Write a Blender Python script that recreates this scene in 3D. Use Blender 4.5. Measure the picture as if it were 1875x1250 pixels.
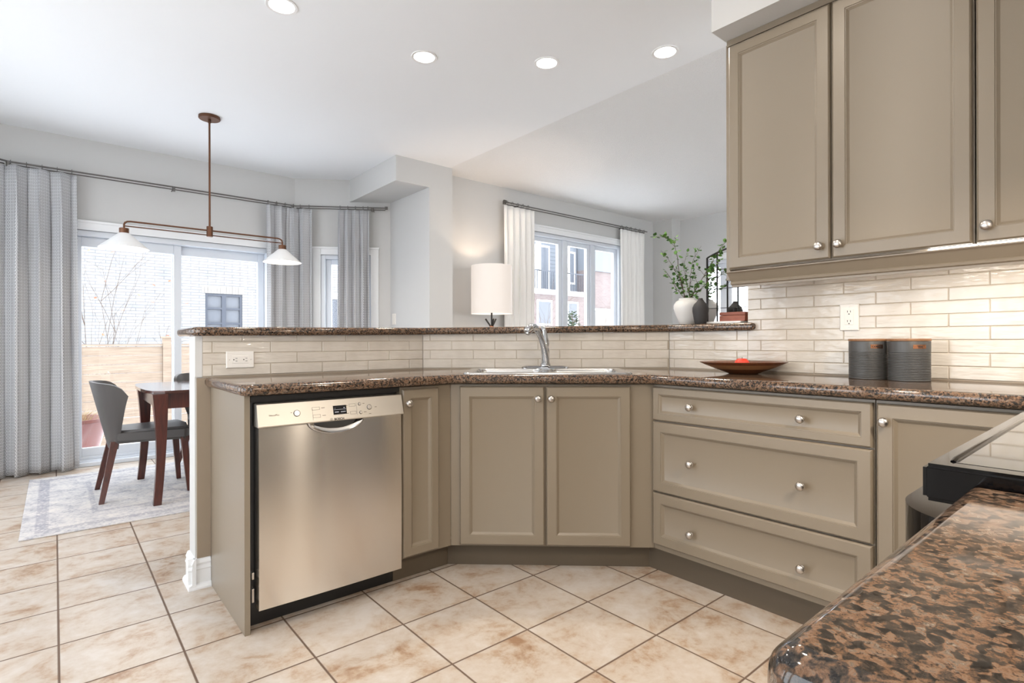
import bpy, bmesh, math, random
from mathutils import Vector, Matrix
import numpy as np
PI = math.pi
for o in list(bpy.data.objects):
    bpy.data.objects.remove(o)
SC = bpy.context.scene
COL = SC.collection

# ---------------------------------------------------------------- camera, world, exposure
YAW, PHI, FPX, CAMH = math.radians(49.9), math.radians(0.13), 995.0, 1.078
F = Vector((math.cos(YAW), math.sin(YAW), 0)); R0 = Vector((math.sin(YAW), -math.cos(YAW), 0)); U0 = Vector((0, 0, 1))
R = R0 * math.cos(PHI) - U0 * math.sin(PHI); U = U0 * math.cos(PHI) + R0 * math.sin(PHI)
cd = bpy.data.cameras.new('camera'); cam = bpy.data.objects.new('camera', cd); COL.objects.link(cam)
cam.matrix_world = Matrix(((R.x, U.x, -F.x, 0), (R.y, U.y, -F.y, 0), (R.z, U.z, -F.z, CAMH), (0, 0, 0, 1)))
cd.sensor_width = 36; cd.lens = FPX / 1875 * 36; cd.shift_y = -0.0004; cd.clip_start = 0.01; cd.clip_end = 200
SC.camera = cam
w = bpy.data.worlds.new('world'); SC.world = w; w.use_nodes = True
bg = w.node_tree.nodes['Background']; bg.inputs[0].default_value = (0.90, 0.95, 1.0, 1); bg.inputs[1].default_value = 5.0
SC.view_settings.view_transform = 'Standard'; SC.view_settings.look = 'None'; SC.view_settings.gamma = 1
SC.view_settings.exposure = 0.22; SC.view_settings.use_curve_mapping = False
SC.cycles.use_denoising = True
SC.cycles.max_bounces = 10; SC.cycles.diffuse_bounces = 5; SC.cycles.transparent_max_bounces = 16
SC.cycles.sample_clamp_indirect = 6
WARM = (1.0, 0.86, 0.70)
def area_light(name, loc, size, power, color, rot=(0, 0, 0), sizey=None, spread=None):
    l = bpy.data.lights.new(name, 'AREA'); l.energy = power; l.color = color; l.shape = 'RECTANGLE' if sizey else 'DISK'
    l.size = size
    if sizey: l.size_y = sizey
    if spread: l.spread = spread
    o = bpy.data.objects.new(name, l); COL.objects.link(o); o.location = loc; o.rotation_euler = rot
    return o
CEIL = 2.84
CANS = [(0.915, 2.955), (1.756, 2.923), (2.389, 2.49), (2.854, 1.932), (1.15, 1.05), (-0.15, 1.25), (1.0, -1.6), (-0.4, -0.6)]
CAN_POWER = 8
ADDED_HOOD = 16  # power of the added spot that streaks the dishwasher door

# ---------------------------------------------------------------- materials
def newmat(name):
    m = bpy.data.materials.new(name); m.use_nodes = True; nt = m.node_tree
    return m, nt, nt.nodes['Principled BSDF']
def setp(b, **k):
    names = dict(col='Base Color', rough='Roughness', metal='Metallic', spec='Specular IOR Level', coat='Coat Weight',
                 coatr='Coat Roughness', aniso='Anisotropic', anrot='Anisotropic Rotation', trans='Transmission Weight', ior='IOR',
                 emis='Emission Color', emstr='Emission Strength', sheen='Sheen Weight', sss='Subsurface Weight', alpha='Alpha')
    for a, v in k.items():
        if a in ('col', 'emis') and len(v) == 3: v = (*v, 1)
        b.inputs[names[a]].default_value = v
def s2l(r, g, b):
    f = lambda c: (c / 255 / 12.92) if c / 255 <= 0.04045 else ((c / 255 + 0.055) / 1.055) ** 2.4
    return (f(r), f(g), f(b))
def simple(name, rgb, bump=0, bscale=60, **k):
    m, nt, b = newmat(name); setp(b, col=rgb, **k)
    if bump:
        N = nt.nodes.new; L = nt.links.new
        t = N('ShaderNodeTexCoord'); n = N('ShaderNodeTexNoise'); n.inputs['Scale'].default_value = bscale; n.inputs['Detail'].default_value = 4
        bp = N('ShaderNodeBump'); bp.inputs['Strength'].default_value = bump; bp.inputs['Distance'].default_value = 0.003
        L(t.outputs['Object'], n.inputs['Vector']); L(n.outputs['Fac'], bp.inputs['Height']); L(bp.outputs[0], b.inputs['Normal'])
    return m
class NB:
    """small node helper"""
    def __init__(s, nt): s.nt = nt
    def n(s, t, **k):
        x = s.nt.nodes.new('ShaderNode' + t)
        for a, v in k.items(): setattr(x, a, v)
        return x
    def put(s, sock, v):
        if isinstance(v, bpy.types.NodeSocket): s.nt.links.new(v, sock)
        else: sock.default_value = v
    def math(s, op, a, b=0.0, c=None, clamp=False):
        x = s.n('Math', operation=op); x.use_clamp = clamp
        s.put(x.inputs[0], a); s.put(x.inputs[1], b)
        if c is not None: s.put(x.inputs[2], c)
        return x.outputs[0]
    def vmath(s, op, a, b=None):
        x = s.n('VectorMath', operation=op); s.put(x.inputs[0], a)
        if b is not None: s.put(x.inputs[1], b)
        return x.outputs['Value'] if op in ('LENGTH', 'DISTANCE') else x.outputs[0]
    def noise(s, vec, scale, detail=3, rough=0.5, dist=0.0, dim='3D'):
        x = s.n('TexNoise'); s.put(x.inputs['Vector'], vec); x.inputs['Scale'].default_value = scale
        x.inputs['Detail'].default_value = detail; x.inputs['Roughness'].default_value = rough; x.inputs['Distortion'].default_value = dist
        return x
    def ramp(s, fac, stops, interp='LINEAR'):
        x = s.n('ValToRGB'); s.put(x.inputs[0], fac); e = x.color_ramp; e.interpolation = interp
        while len(e.elements) < len(stops): e.elements.new(0.5)
        for el, (p, c) in zip(e.elements, stops):
            el.position = p; el.color = (*c, 1) if len(c) == 3 else c
        return x.outputs[0]
    def mix(s, fac, a, b, mode='MIX'):
        x = s.n('Mix', data_type='RGBA', blend_type=mode); s.put(x.inputs[0], fac)
        s.put(x.inputs[6], (*a, 1) if isinstance(a, tuple) and len(a) == 3 else a)
        s.put(x.inputs[7], (*b, 1) if isinstance(b, tuple) and len(b) == 3 else b)
        return x.outputs[2]
    def bump(s, h, strength=0.3, dist=0.01, normal=None):
        x = s.n('Bump'); s.put(x.inputs['Height'], h); x.inputs['Strength'].default_value = strength; x.inputs['Distance'].default_value = dist
        if normal is not None: s.put(x.inputs['Normal'], normal)
        return x.outputs[0]
    def sep(s, v):
        x = s.n('SeparateXYZ'); s.put(x.inputs[0], v); return x.outputs
    def comb(s, a, b, c=0.0):
        x = s.n('CombineXYZ'); s.put(x.inputs[0], a); s.put(x.inputs[1], b); s.put(x.inputs[2], c); return x.outputs[0]
    def pos(s): return s.n('NewGeometry').outputs['Position']
    def tc(s, k='Object'): return s.n('TexCoord').outputs[k]

def granite():
    m, nt, b = newmat('granite'); q = NB(nt); p = q.tc()
    wv = q.noise(p, 60, 3).outputs['Color']
    pd = q.vmath('ADD', p, q.vmath('MULTIPLY', q.vmath('SUBTRACT', wv, (0.5, 0.5, 0.5)), (0.012, 0.012, 0.012)))
    v = q.n('TexVoronoi'); q.put(v.inputs['Vector'], pd); v.inputs['Scale'].default_value = 185; v.feature = 'SMOOTH_F1'; v.inputs['Smoothness'].default_value = 0.35
    r = q.sep(v.outputs['Color'])[0]
    big = q.noise(p, 100, 7, 0.82, 0.3).outputs['Fac']
    mixv = q.math('ADD', q.math('MULTIPLY', r, 0.45), q.math('MULTIPLY', big, 1.2))
    mixv = q.math('SUBTRACT', mixv, 0.34)
    c = q.ramp(mixv, [(0.0, s2l(18, 16, 16)), (0.25, s2l(30, 27, 26)), (0.36, s2l(60, 53, 47)), (0.45, s2l(84, 69, 57)), (0.53, s2l(116, 87, 66)),
                      (0.63, s2l(134, 108, 88)), (0.71, s2l(98, 89, 80)), (0.80, s2l(158, 140, 122)), (0.92, s2l(52, 48, 45))])
    fine = q.noise(p, 420, 2).outputs['Fac']
    c2 = q.mix(q.ramp(fine, [(0.30, (0.75, 0.75, 0.75)), (0.42, (0, 0, 0))]), c, s2l(26, 23, 22))
    q.put(b.inputs['Base Color'], c2); setp(b, rough=0.08, spec=0.55)
    return m
def floor_mat():
    m, nt, b = newmat('floor_tile'); q = NB(nt); p = q.pos(); s = q.sep(p)
    u = q.math('DIVIDE', q.math('SUBTRACT', s[0], 2.02 - 33.5), 0.335); v = q.math('DIVIDE', q.math('SUBTRACT', s[1], 2.186 - 33.4), 0.334)
    fu = q.math('FRACT', u); fv = q.math('FRACT', v)
    du = q.math('MINIMUM', fu, q.math('SUBTRACT', 1.0, fu)); dv = q.math('MINIMUM', fv, q.math('SUBTRACT', 1.0, fv))
    d = q.math('MINIMUM', du, dv)
    tile = q.math('DIVIDE', q.math('SUBTRACT', d, 0.006), 0.008, clamp=True)
    cell = q.comb(q.math('FLOOR', u), q.math('FLOOR', v))
    wn = q.n('TexWhiteNoise'); wn.noise_dimensions = '3D'; q.put(wn.inputs['Vector'], cell)
    off = q.vmath('ADD', p, q.vmath('MULTIPLY', wn.outputs['Color'], (7, 7, 7)))
    n1 = q.noise(off, 5.5, 8, 0.68, 0.4).outputs['Fac']; n2 = q.noise(off, 26, 5, 0.6).outputs['Fac']
    f = q.math('ADD', q.math('MULTIPLY', n1, 0.75), q.math('MULTIPLY', n2, 0.25))
    c = q.ramp(f, [(0.35, s2l(152, 120, 94)), (0.42, s2l(176, 154, 133)), (0.49, s2l(191, 178, 164)), (0.62, s2l(202, 194, 186))])
    c = q.mix(tile, s2l(104, 84, 70), c)
    q.put(b.inputs['Base Color'], c)
    q.put(b.inputs['Roughness'], q.math('SUBTRACT', 0.75, q.math('MULTIPLY', tile, 0.42)))
    q.put(b.inputs['Normal'], q.bump(q.math('ADD', tile, q.math('MULTIPLY', n2, 0.12)), 0.5, 0.003))
    return m
def curtain_mat():
    m, nt, b = newmat('patterned_cloth'); q = NB(nt); uv = q.tc('UV'); s = q.sep(uv)
    pch = 0.0265
    u = q.math('DIVIDE', s[0], pch); v = q.math('DIVIDE', s[1], pch)
    row = q.math('FLOOR', v)
    cx = q.math('SUBTRACT', q.math('FRACT', u), 0.5); cy = q.math('SUBTRACT', q.math('FRACT', v), 0.5)
    d = q.math('SQRT', q.math('ADD', q.math('MULTIPLY', cx, cx), q.math('MULTIPLY', cy, cy)))
    ring = q.math('SUBTRACT', 1.0, q.math('DIVIDE', q.math('ABSOLUTE', q.math('SUBTRACT', d, 0.30)), 0.085), clamp=True)
    c = q.mix(ring, s2l(222, 223, 226), s2l(60, 63, 70))
    # small bars between the rings
    star = q.math('LESS_THAN', q.math('ADD', q.math('ABSOLUTE', q.math('SUBTRACT', q.math('ABSOLUTE', cx), 0.5)), q.math('ABSOLUTE', q.math('SUBTRACT', q.math('ABSOLUTE', cy), 0.5))), 0.13)
    c = q.mix(star, c, s2l(170, 172, 178))
    q.put(b.inputs['Base Color'], c); setp(b, rough=0.85, spec=0.2)
    out = [n for n in nt.nodes if n.type == 'OUTPUT_MATERIAL'][0]
    tl = q.n('BsdfTranslucent'); q.put(tl.inputs[0], c); mx = q.n('MixShader'); mx.inputs[0].default_value = 0.18
    q.put(mx.inputs[1], b.outputs[0]); q.put(mx.inputs[2], tl.outputs[0]); q.put(out.inputs[0], mx.outputs[0])
    return m
def brick_mat(name, c1, c2, mortar, bw=0.22, bh=0.075, stain=0.3):
    m, nt, b = newmat(name); q = NB(nt); p = q.pos(); s = q.sep(p)
    vec = q.comb(q.math('ADD', s[0], s[1]), s[2])
    t = q.n('TexBrick'); q.put(t.inputs['Vector'], vec)
    t.inputs['Scale'].default_value = 1; t.inputs['Brick Width'].default_value = bw; t.inputs['Row Height'].default_value = bh
    t.inputs['Mortar Size'].default_value = 0.008; t.inputs['Color1'].default_value = (*c1, 1); t.inputs['Color2'].default_value = (*c2, 1)
    t.inputs['Mortar'].default_value = (*mortar, 1)
    n = q.noise(p, 1.6, 5, 0.7).outputs['Fac']
    dark = q.mix(1.0, t.outputs['Color'], (0.62, 0.62, 0.65), 'MULTIPLY')
    q.put(b.inputs['Base Color'], q.mix(q.ramp(n, [(0.52, (0, 0, 0)), (0.75, (stain, stain, stain))]), t.outputs['Color'], dark))
    setp(b, rough=0.9)
    return m
def wood_mat(name, c1, c2, rough=0.35, scale=(1, 12, 12), coat=0.0, sc=6):
    m, nt, b = newmat(name); q = NB(nt); p = q.vmath('MULTIPLY', q.tc(), scale)
    n = q.noise(p, sc, 6, 0.65, 0.3).outputs['Fac']
    q.put(b.inputs['Base Color'], q.ramp(n, [(0.3, c1), (0.7, c2)])); setp(b, rough=rough, coat=coat, coatr=0.1)
    return m
def steel_mat(name, col, rough, grain=(2, 2, 900), aniso=0.0, strength=0.05):
    m, nt, b = newmat(name); q = NB(nt)
    n = q.noise(q.vmath('MULTIPLY', q.tc(), grain), 1.0, 2).outputs['Fac']
    q.put(b.inputs['Roughness'], q.math('ADD', rough - 0.02, q.math('MULTIPLY', n, 0.04)))
    q.put(b.inputs['Normal'], q.bump(n, strength, 0.0005))
    setp(b, col=col, metal=1.0, aniso=aniso)
    if aniso:
        q.put(b.inputs['Tangent'], q.comb(1.0, 0.0, 0.0)); setp(b, anrot=0.25)
    return m
def rug_mat():
    m, nt, b = newmat('rug_pile'); q = NB(nt); p = q.tc(); s = q.sep(p)
    n1 = q.noise(p, 9, 8, 0.7, 0.6).outputs['Fac']; n2 = q.noise(p, 60, 4, 0.6).outputs['Fac']
    f = q.math('ADD', q.math('MULTIPLY', n1, 0.6), q.math('MULTIPLY', n2, 0.4))
    c = q.ramp(f, [(0.38, s2l(160, 160, 168)), (0.48, s2l(196, 194, 196)), (0.60, s2l(216, 212, 208))])
    ex = q.math('SUBTRACT', 1.40, q.math('ABSOLUTE', s[0])); ey = q.math('SUBTRACT', 0.83, q.math('ABSOLUTE', s[1]))
    e = q.math('MINIMUM', ex, ey)
    band = q.ramp(e, [(0.0, (0, 0, 0)), (0.06, (0, 0, 0)), (0.065, (1, 1, 1)), (0.12, (1, 1, 1)), (0.125, (0, 0, 0)), (0.33, (0, 0, 0)), (0.335, (0.8, 0.8, 0.8)), (0.36, (0.8, 0.8, 0.8)), (0.365, (0, 0, 0))])
    vor = q.n('TexVoronoi'); q.put(vor.inputs['Vector'], p); vor.inputs['Scale'].default_value = 45
    c = q.mix(q.math('MULTIPLY', q.sep(band)[0], q.math('MULTIPLY', q.math('GREATER_THAN', vor.outputs['Distance'], 0.35), 0.5)), c, s2l(140, 140, 155))
    q.put(b.inputs['Base Color'], c); setp(b, rough=0.95, spec=0.1)
    q.put(b.inputs['Normal'], q.bump(n2, 0.4, 0.004))
    return m
def glass_mat(name='window_glass'):
    m, nt, b = newmat(name); nt.nodes.remove(b); q = NB(nt)
    out = [n for n in nt.nodes if n.type == 'OUTPUT_MATERIAL'][0]
    t = q.n('BsdfTransparent'); g = q.n('BsdfGlossy'); g.inputs['Roughness'].default_value = 0.02
    fr = q.n('LayerWeight'); fr.inputs[0].default_value = 0.5
    mx = q.n('MixShader'); q.put(mx.inputs[0], q.math('ADD', 0.025, q.math('MULTIPLY', q.math('POWER', fr.outputs['Facing'], 5.0), 0.6))); q.put(mx.inputs[1], t.outputs[0]); q.put(mx.inputs[2], g.outputs[0])
    q.put(out.inputs[0], mx.outputs[0])
    return m
def tile_mat():
    m, nt, b = newmat('glazed_tile'); q = NB(nt); p = q.tc()
    n = q.noise(p, 9, 2, 0.5).outputs['Fac']; n2 = q.noise(q.vmath('MULTIPLY', p, (1, 1, 4)), 14, 2).outputs['Fac']
    q.put(b.inputs['Base Color'], q.ramp(n, [(0.3, s2l(202, 194, 183)), (0.7, s2l(214, 207, 197))]))
    q.put(b.inputs['Normal'], q.bump(q.math('ADD', n, n2), 0.35, 0.006)); setp(b, rough=0.10)
    return m
def popcorn_mat():
    m, nt, b = newmat('stippled_ceiling'); q = NB(nt); p = q.pos()
    n = q.noise(p, 110, 3, 0.6).outputs['Fac']
    q.put(b.inputs['Normal'], q.bump(n, 0.8, 0.012)); setp(b, col=s2l(240, 241, 242), rough=0.95)
    return m
def emit_mat(name, col, s, base=0.8):
    m, nt, b = newmat(name); setp(b, col=(base, base, base), emis=col, emstr=s); return m
def vase_white():
    return simple('white_ceramic', s2l(228, 228, 226), rough=0.25, bump=0.2, bscale=40)
M = dict(
    wall=simple('wall_paint', s2l(206, 206, 205), rough=0.85, spec=0.2),
    ceil=simple('ceiling_paint', s2l(242, 245, 248), rough=0.9, spec=0.2),
    popcorn=popcorn_mat(), trim=simple('trim_white', s2l(238, 240, 242), rough=0.4),
    vinyl=simple('vinyl_white', s2l(222, 228, 236), rough=0.35),
    cab=simple('cabinet_paint', s2l(137, 125, 108), rough=0.42, spec=0.4, bump=0.02, bscale=300, coat=0.7, coatr=0.32),
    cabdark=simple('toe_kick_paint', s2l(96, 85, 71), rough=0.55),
    dark=simple('black_plastic', (0.01, 0.01, 0.011), rough=0.4),
    granite=granite(), floor=floor_mat(), tile=tile_mat(), grout=simple('grout', s2l(178, 166, 150), rough=0.9),
    nickel=steel_mat('brushed_nickel', (0.58, 0.55, 0.52), 0.30, (40, 40, 40), 0),
    chrome=simple('chrome', (0.62, 0.63, 0.65), metal=1.0, rough=0.06),
    steel=steel_mat('brushed_steel', (0.80, 0.77, 0.73), 0.19, (3, 3, 700), 1.0, 0.02),
    steelpanel=steel_mat('satin_steel', (0.66, 0.63, 0.58), 0.42, (3, 3, 700), 0.3),
    sinksteel=steel_mat('sink_steel', (0.60, 0.60, 0.60), 0.22, (300, 3, 3), 0.0, 0.03),
    bronze=simple('bronze_metal', s2l(104, 72, 54), metal=0.7, rough=0.4),
    curtain=curtain_mat(), whitecloth=simple('white_linen', s2l(247, 246, 244), rough=0.9, spec=0.1, bump=0.1, bscale=500),
    rodmetal=simple('rod_metal', s2l(120, 118, 116), metal=0.9, rough=0.3),
    glass=glass_mat(), rug=rug_mat(), rugedge=simple('rug_binding', s2l(214, 210, 204), rough=0.95),
    walnut=wood_mat('dark_walnut', s2l(56, 26, 20), s2l(92, 44, 34), 0.28, (10, 10, 1), 0.3),
    tabletop=wood_mat('walnut_top', s2l(58, 30, 24), s2l(88, 48, 38), 0.12, (1, 10, 10), 0.6),
    leather=simple('grey_leather', s2l(82, 80, 80), rough=0.38, bump=0.05, bscale=200),
    shade=simple('pendant_shade_white', s2l(228, 230, 232), rough=0.4), bulb=emit_mat('bulb_glow', (1, 0.93, 0.82), 14),
    canlens=emit_mat('downlight_glow', (1, 0.97, 0.92), 14), led=emit_mat('led_strip_glow', (1, 0.95, 0.87), 14),
    plate=simple('outlet_white', s2l(236, 232, 226), rough=0.35), slot=simple('outlet_slot', (0.02, 0.02, 0.02), rough=0.6),
    blackgloss=simple('black_enamel', (0.004, 0.004, 0.0045), rough=0.08, spec=0.3), cooktop=simple('ceramic_glass', (0.008, 0.008, 0.009), rough=0.03, spec=0.9),
    ringmark=simple('burner_print', s2l(150, 150, 148), rough=0.3),
    canister=simple('charcoal_tin', s2l(84, 84, 84), rough=0.42, metal=0.3), copper=simple('copper', s2l(160, 112, 84), metal=1.0, rough=0.25),
    acacia=wood_mat('acacia', s2l(122, 84, 54), s2l(158, 116, 80), 0.4, (1, 10, 10)),
    bowlwood=wood_mat('bowl_wood', s2l(84, 46, 26), s2l(124, 72, 42), 0.28, (2, 30, 30), 0.3),
    bowlband=simple('pale_wood_band', s2l(168, 122, 84), rough=0.3),
    peach=simple('red_fruit', s2l(226, 66, 44), rough=0.4), vasew=vase_white(), vaseb=simple('charcoal_clay', s2l(58, 57, 58), rough=0.7),
    leaf=simple('green_leaf', s2l(96, 142, 62), rough=0.5), leafd=simple('dark_green_leaf', s2l(64, 104, 48), rough=0.5),
    twig=simple('twig_bark', s2l(88, 72, 60), rough=0.8), blackiron=simple('black_iron', (0.012, 0.012, 0.012), rough=0.5),
    mirror=simple('mirror_silver', (0.9, 0.91, 0.92), metal=1.0, rough=0.01), redwood=wood_mat('red_wood_box', s2l(128, 66, 44), s2l(158, 90, 64), 0.4, (1, 10, 10)),
    white=simple('white_board', s2l(238, 238, 238), rough=0.4), lampshade=emit_mat('lamp_shade_cloth', (1, 0.84, 0.72), 0.44, 0.42),
    brickw=brick_mat('white_brick', s2l(134, 135, 137), s2l(146, 145, 144), s2l(106, 107, 110), 0.45, 0.085, 0.45),
    brickr=brick_mat('red_brick', s2l(112, 98, 97), s2l(120, 107, 105), s2l(122, 119, 119)),
    brickp=simple('pale_stone', s2l(146, 142, 138), rough=0.9), siding=simple('grey_siding', s2l(112, 117, 125), rough=0.8),
    fence=wood_mat('fence_boards', s2l(120, 104, 90), s2l(150, 134, 118), 0.85, (1, 1, 14), 0, 3),
    snow=simple('snow', s2l(240, 243, 248), rough=0.9), grassdry=simple('dry_grass', s2l(170, 150, 110), rough=0.9),
    pot=simple('glazed_plum_pot', s2l(128, 84, 78), rough=0.2), rust=simple('rusty_leaf', s2l(214, 120, 90), rough=0.8),
    shutter=simple('grey_window_paint', s2l(64, 69, 80), rough=0.4), shutterg=simple('grey_window_glass', s2l(96, 100, 108), rough=0.15),
    conifer=simple('conifer_green', s2l(70, 84, 66), rough=0.9), sofagrey=simple('ground', s2l(200, 200, 200), rough=0.9),
    greyprint=simple('grey_print', s2l(120, 112, 102), rough=0.5), ink=simple('dark_print', s2l(40, 38, 38), rough=0.5),
    display=simple('black_display', (0.008, 0.008, 0.01), rough=0.1), icon=simple('pale_print', s2l(190, 195, 205), rough=0.4),
)

# ---------------------------------------------------------------- object helpers
def recenter(me):
    n = len(me.vertices)
    if not n: return Vector((0, 0, 0))
    a = np.empty(n * 3); me.vertices.foreach_get('co', a); a = a.reshape(-1, 3)
    lo, hi = a.min(0), a.max(0); c = np.array([(lo[0] + hi[0]) / 2, (lo[1] + hi[1]) / 2, lo[2]])
    a -= c; me.vertices.foreach_set('co', a.ravel()); return Vector(c)
def link(name, me, mats, parent=None, smooth=None):
    if not isinstance(mats, (list, tuple)): mats = [mats]
    for m in mats: me.materials.append(m)
    o = bpy.data.objects.new(name, me); COL.objects.link(o)
    if parent is None:
        o.location = recenter(me)
    else: o.parent = parent
    if smooth is not None:
        me.polygons.foreach_set('use_smooth', [True] * len(me.polygons))
        if smooth < 3: 
            me.set_sharp_from_angle(angle=smooth)
    me.update()
    return o
def obj(name, bm, mats, parent=None, smooth=None, bevel=0, seg=2):
    me = bpy.data.meshes.new(name)
    bmesh.ops.recalc_face_normals(bm, faces=bm.faces)
    bm.to_mesh(me); bm.free()
    o = link(name, me, mats, parent, smooth)
    if bevel:
        md = o.modifiers.new('bevel', 'BEVEL'); md.width = bevel; md.segments = seg; md.limit_method = 'ANGLE'; md.angle_limit = 0.6
        md.harden_normals = False
    return o
def tag(o, label=None, cat=None, group=None, kind=None):
    if label: o['label'] = label
    if cat: o['category'] = cat
    if group: o['group'] = group
    if kind: o['kind'] = kind
    return o
def thing(name, label, cat, loc=(0, 0, 0), rz=0, group=None):
    o = bpy.data.objects.new(name, None); COL.objects.link(o); o.location = loc; o.rotation_euler = (0, 0, rz); o.empty_display_size = 0.05
    return tag(o, label, cat, group)
def struct(name, bm, m, smooth=None, label=None, bevel=0, parent=None):
    o = obj(name, bm, m, parent, smooth, bevel)
    if parent is None:
        o['kind'] = 'structure'; o['label'] = label or name; o['category'] = name.split('_')[0].split('.')[0]
    return o
def sthing(name, label):
    o = thing(name, label, name.split('_')[0]); o['kind'] = 'structure'; return o
def dup(root, loc, rz=0, label=None, group=None):
    r = root.copy(); COL.objects.link(r); r.location = loc; r.rotation_euler = (0, 0, rz)
    if label: r['label'] = label
    if group: r['group'] = group
    for ch in list(root.children):
        c = ch.copy(); COL.objects.link(c); c.parent = r
        for g in list(ch.children):
            d = g.copy(); COL.objects.link(d); d.parent = c
    return r
B = bmesh.new
def bx(bm, x0, x1, y0, y1, z0, z1, mi=0):
    vs = [bm.verts.new((x, y, z)) for z in (z0, z1) for (x, y) in ((x0, y0), (x1, y0), (x1, y1), (x0, y1))]
    for f in ((0, 3, 2, 1), (4, 5, 6, 7), (0, 1, 5, 4), (1, 2, 6, 5), (2, 3, 7, 6), (3, 0, 4, 7)):
        fc = bm.faces.new([vs[i] for i in f]); fc.material_index = mi
    return vs
def prism(bm, pts, z0, z1, mi=0):
    a = [bm.verts.new((p[0], p[1], z0)) for p in pts]; b = [bm.verts.new((p[0], p[1], z1)) for p in pts]; n = len(pts)
    f = bm.faces.new(a[::-1]); f.material_index = mi; f = bm.faces.new(b); f.material_index = mi
    for i in range(n):
        f = bm.faces.new((a[i], a[(i + 1) % n], b[(i + 1) % n], b[i])); f.material_index = mi
    return a + b
def tube(bm, pts, r, seg=8, cap=True, mi=0):
    pts = [Vector(p) for p in pts]; n = len(pts); rs = r if isinstance(r, (list, tuple)) else [r] * n
    rings = []; up = None
    for i, p in enumerate(pts):
        t = (pts[min(i + 1, n - 1)] - pts[max(i - 1, 0)]).normalized()
        if up is None:
            up = t.orthogonal().normalized()
        else:
            up = (up - t * up.dot(t)); up = up.normalized() if up.length > 1e-6 else t.orthogonal().normalized()
        s = t.cross(up)
        rings.append([bm.verts.new(p + (up * math.cos(2 * PI * k / seg) + s * math.sin(2 * PI * k / seg)) * rs[i]) for k in range(seg)])
    for a, b in zip(rings, rings[1:]):
        for k in range(seg):
            f = bm.faces.new((a[k], a[(k + 1) % seg], b[(k + 1) % seg], b[k])); f.material_index = mi
    if cap:
        bm.faces.new(rings[0][::-1]).material_index = mi; bm.faces.new(rings[-1]).material_index = mi
    return bm
def lathe(bm, prof, seg=32, c=(0, 0, 0), axis='Z', mi=0, close=True):
    rings = []
    for r, h in prof:
        ring = []
        for k in range(seg):
            a = 2 * PI * k / seg
            if axis == 'Z': v = (c[0] + r * math.cos(a), c[1] + r * math.sin(a), c[2] + h)
            elif axis == 'Y': v = (c[0] + r * math.cos(a), c[1] + h, c[2] + r * math.sin(a))
            else: v = (c[0] + h, c[1] + r * math.cos(a), c[2] + r * math.sin(a))
            ring.append(bm.verts.new(v))
        rings.append(ring)
    for a, b in zip(rings, rings[1:]):
        for k in range(seg):
            f = bm.faces.new((a[k], a[(k + 1) % seg], b[(k + 1) % seg], b[k])); f.material_index = mi
    if close:
        for rg in (rings[0], rings[-1]):
            try: bm.faces.new(rg).material_index = mi
            except ValueError: pass
    return bm
def bez(p0, p1, p2, p3, n=12):
    p0, p1, p2, p3 = map(Vector, (p0, p1, p2, p3)); out = []
    for i in range(n + 1):
        t = i / n; out.append(p0 * (1 - t) ** 3 + p1 * 3 * t * (1 - t) ** 2 + p2 * 3 * t * t * (1 - t) + p3 * t ** 3)
    return out
def arc(cx, cy, r, a0, a1, n=8):
    return [(cx + r * math.cos(math.radians(a0 + (a1 - a0) * i / n)), cy + r * math.sin(math.radians(a0 + (a1 - a0) * i / n))) for i in range(n + 1)]
def isect(p, d, q, e):
    # p + t d = q + s e (2D)
    det = d[0] * (-e[1]) + e[0] * d[1]
    t = ((q[0] - p[0]) * (-e[1]) + e[0] * (q[1] - p[1])) / det
    return (p[0] + t * d[0], p[1] + t * d[1])
def ray(px, py):
    return F + R * ((px - 937.5) / FPX) - U * ((py - 624.3) / FPX)
def on_line(px, p, n):
    """point where the sight line at column px crosses the vertical plane through p with normal n (2D)"""
    d = ray(px, 624); t = (p[0] * n[0] + p[1] * n[1]) / (d.x * n[0] + d.y * n[1]); return (d.x * t, d.y * t)

# ---------------------------------------------------------------- setting
GX0, GX1, GY0, GY1 = -1.3, 7.02, -3.0, 6.0
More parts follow.
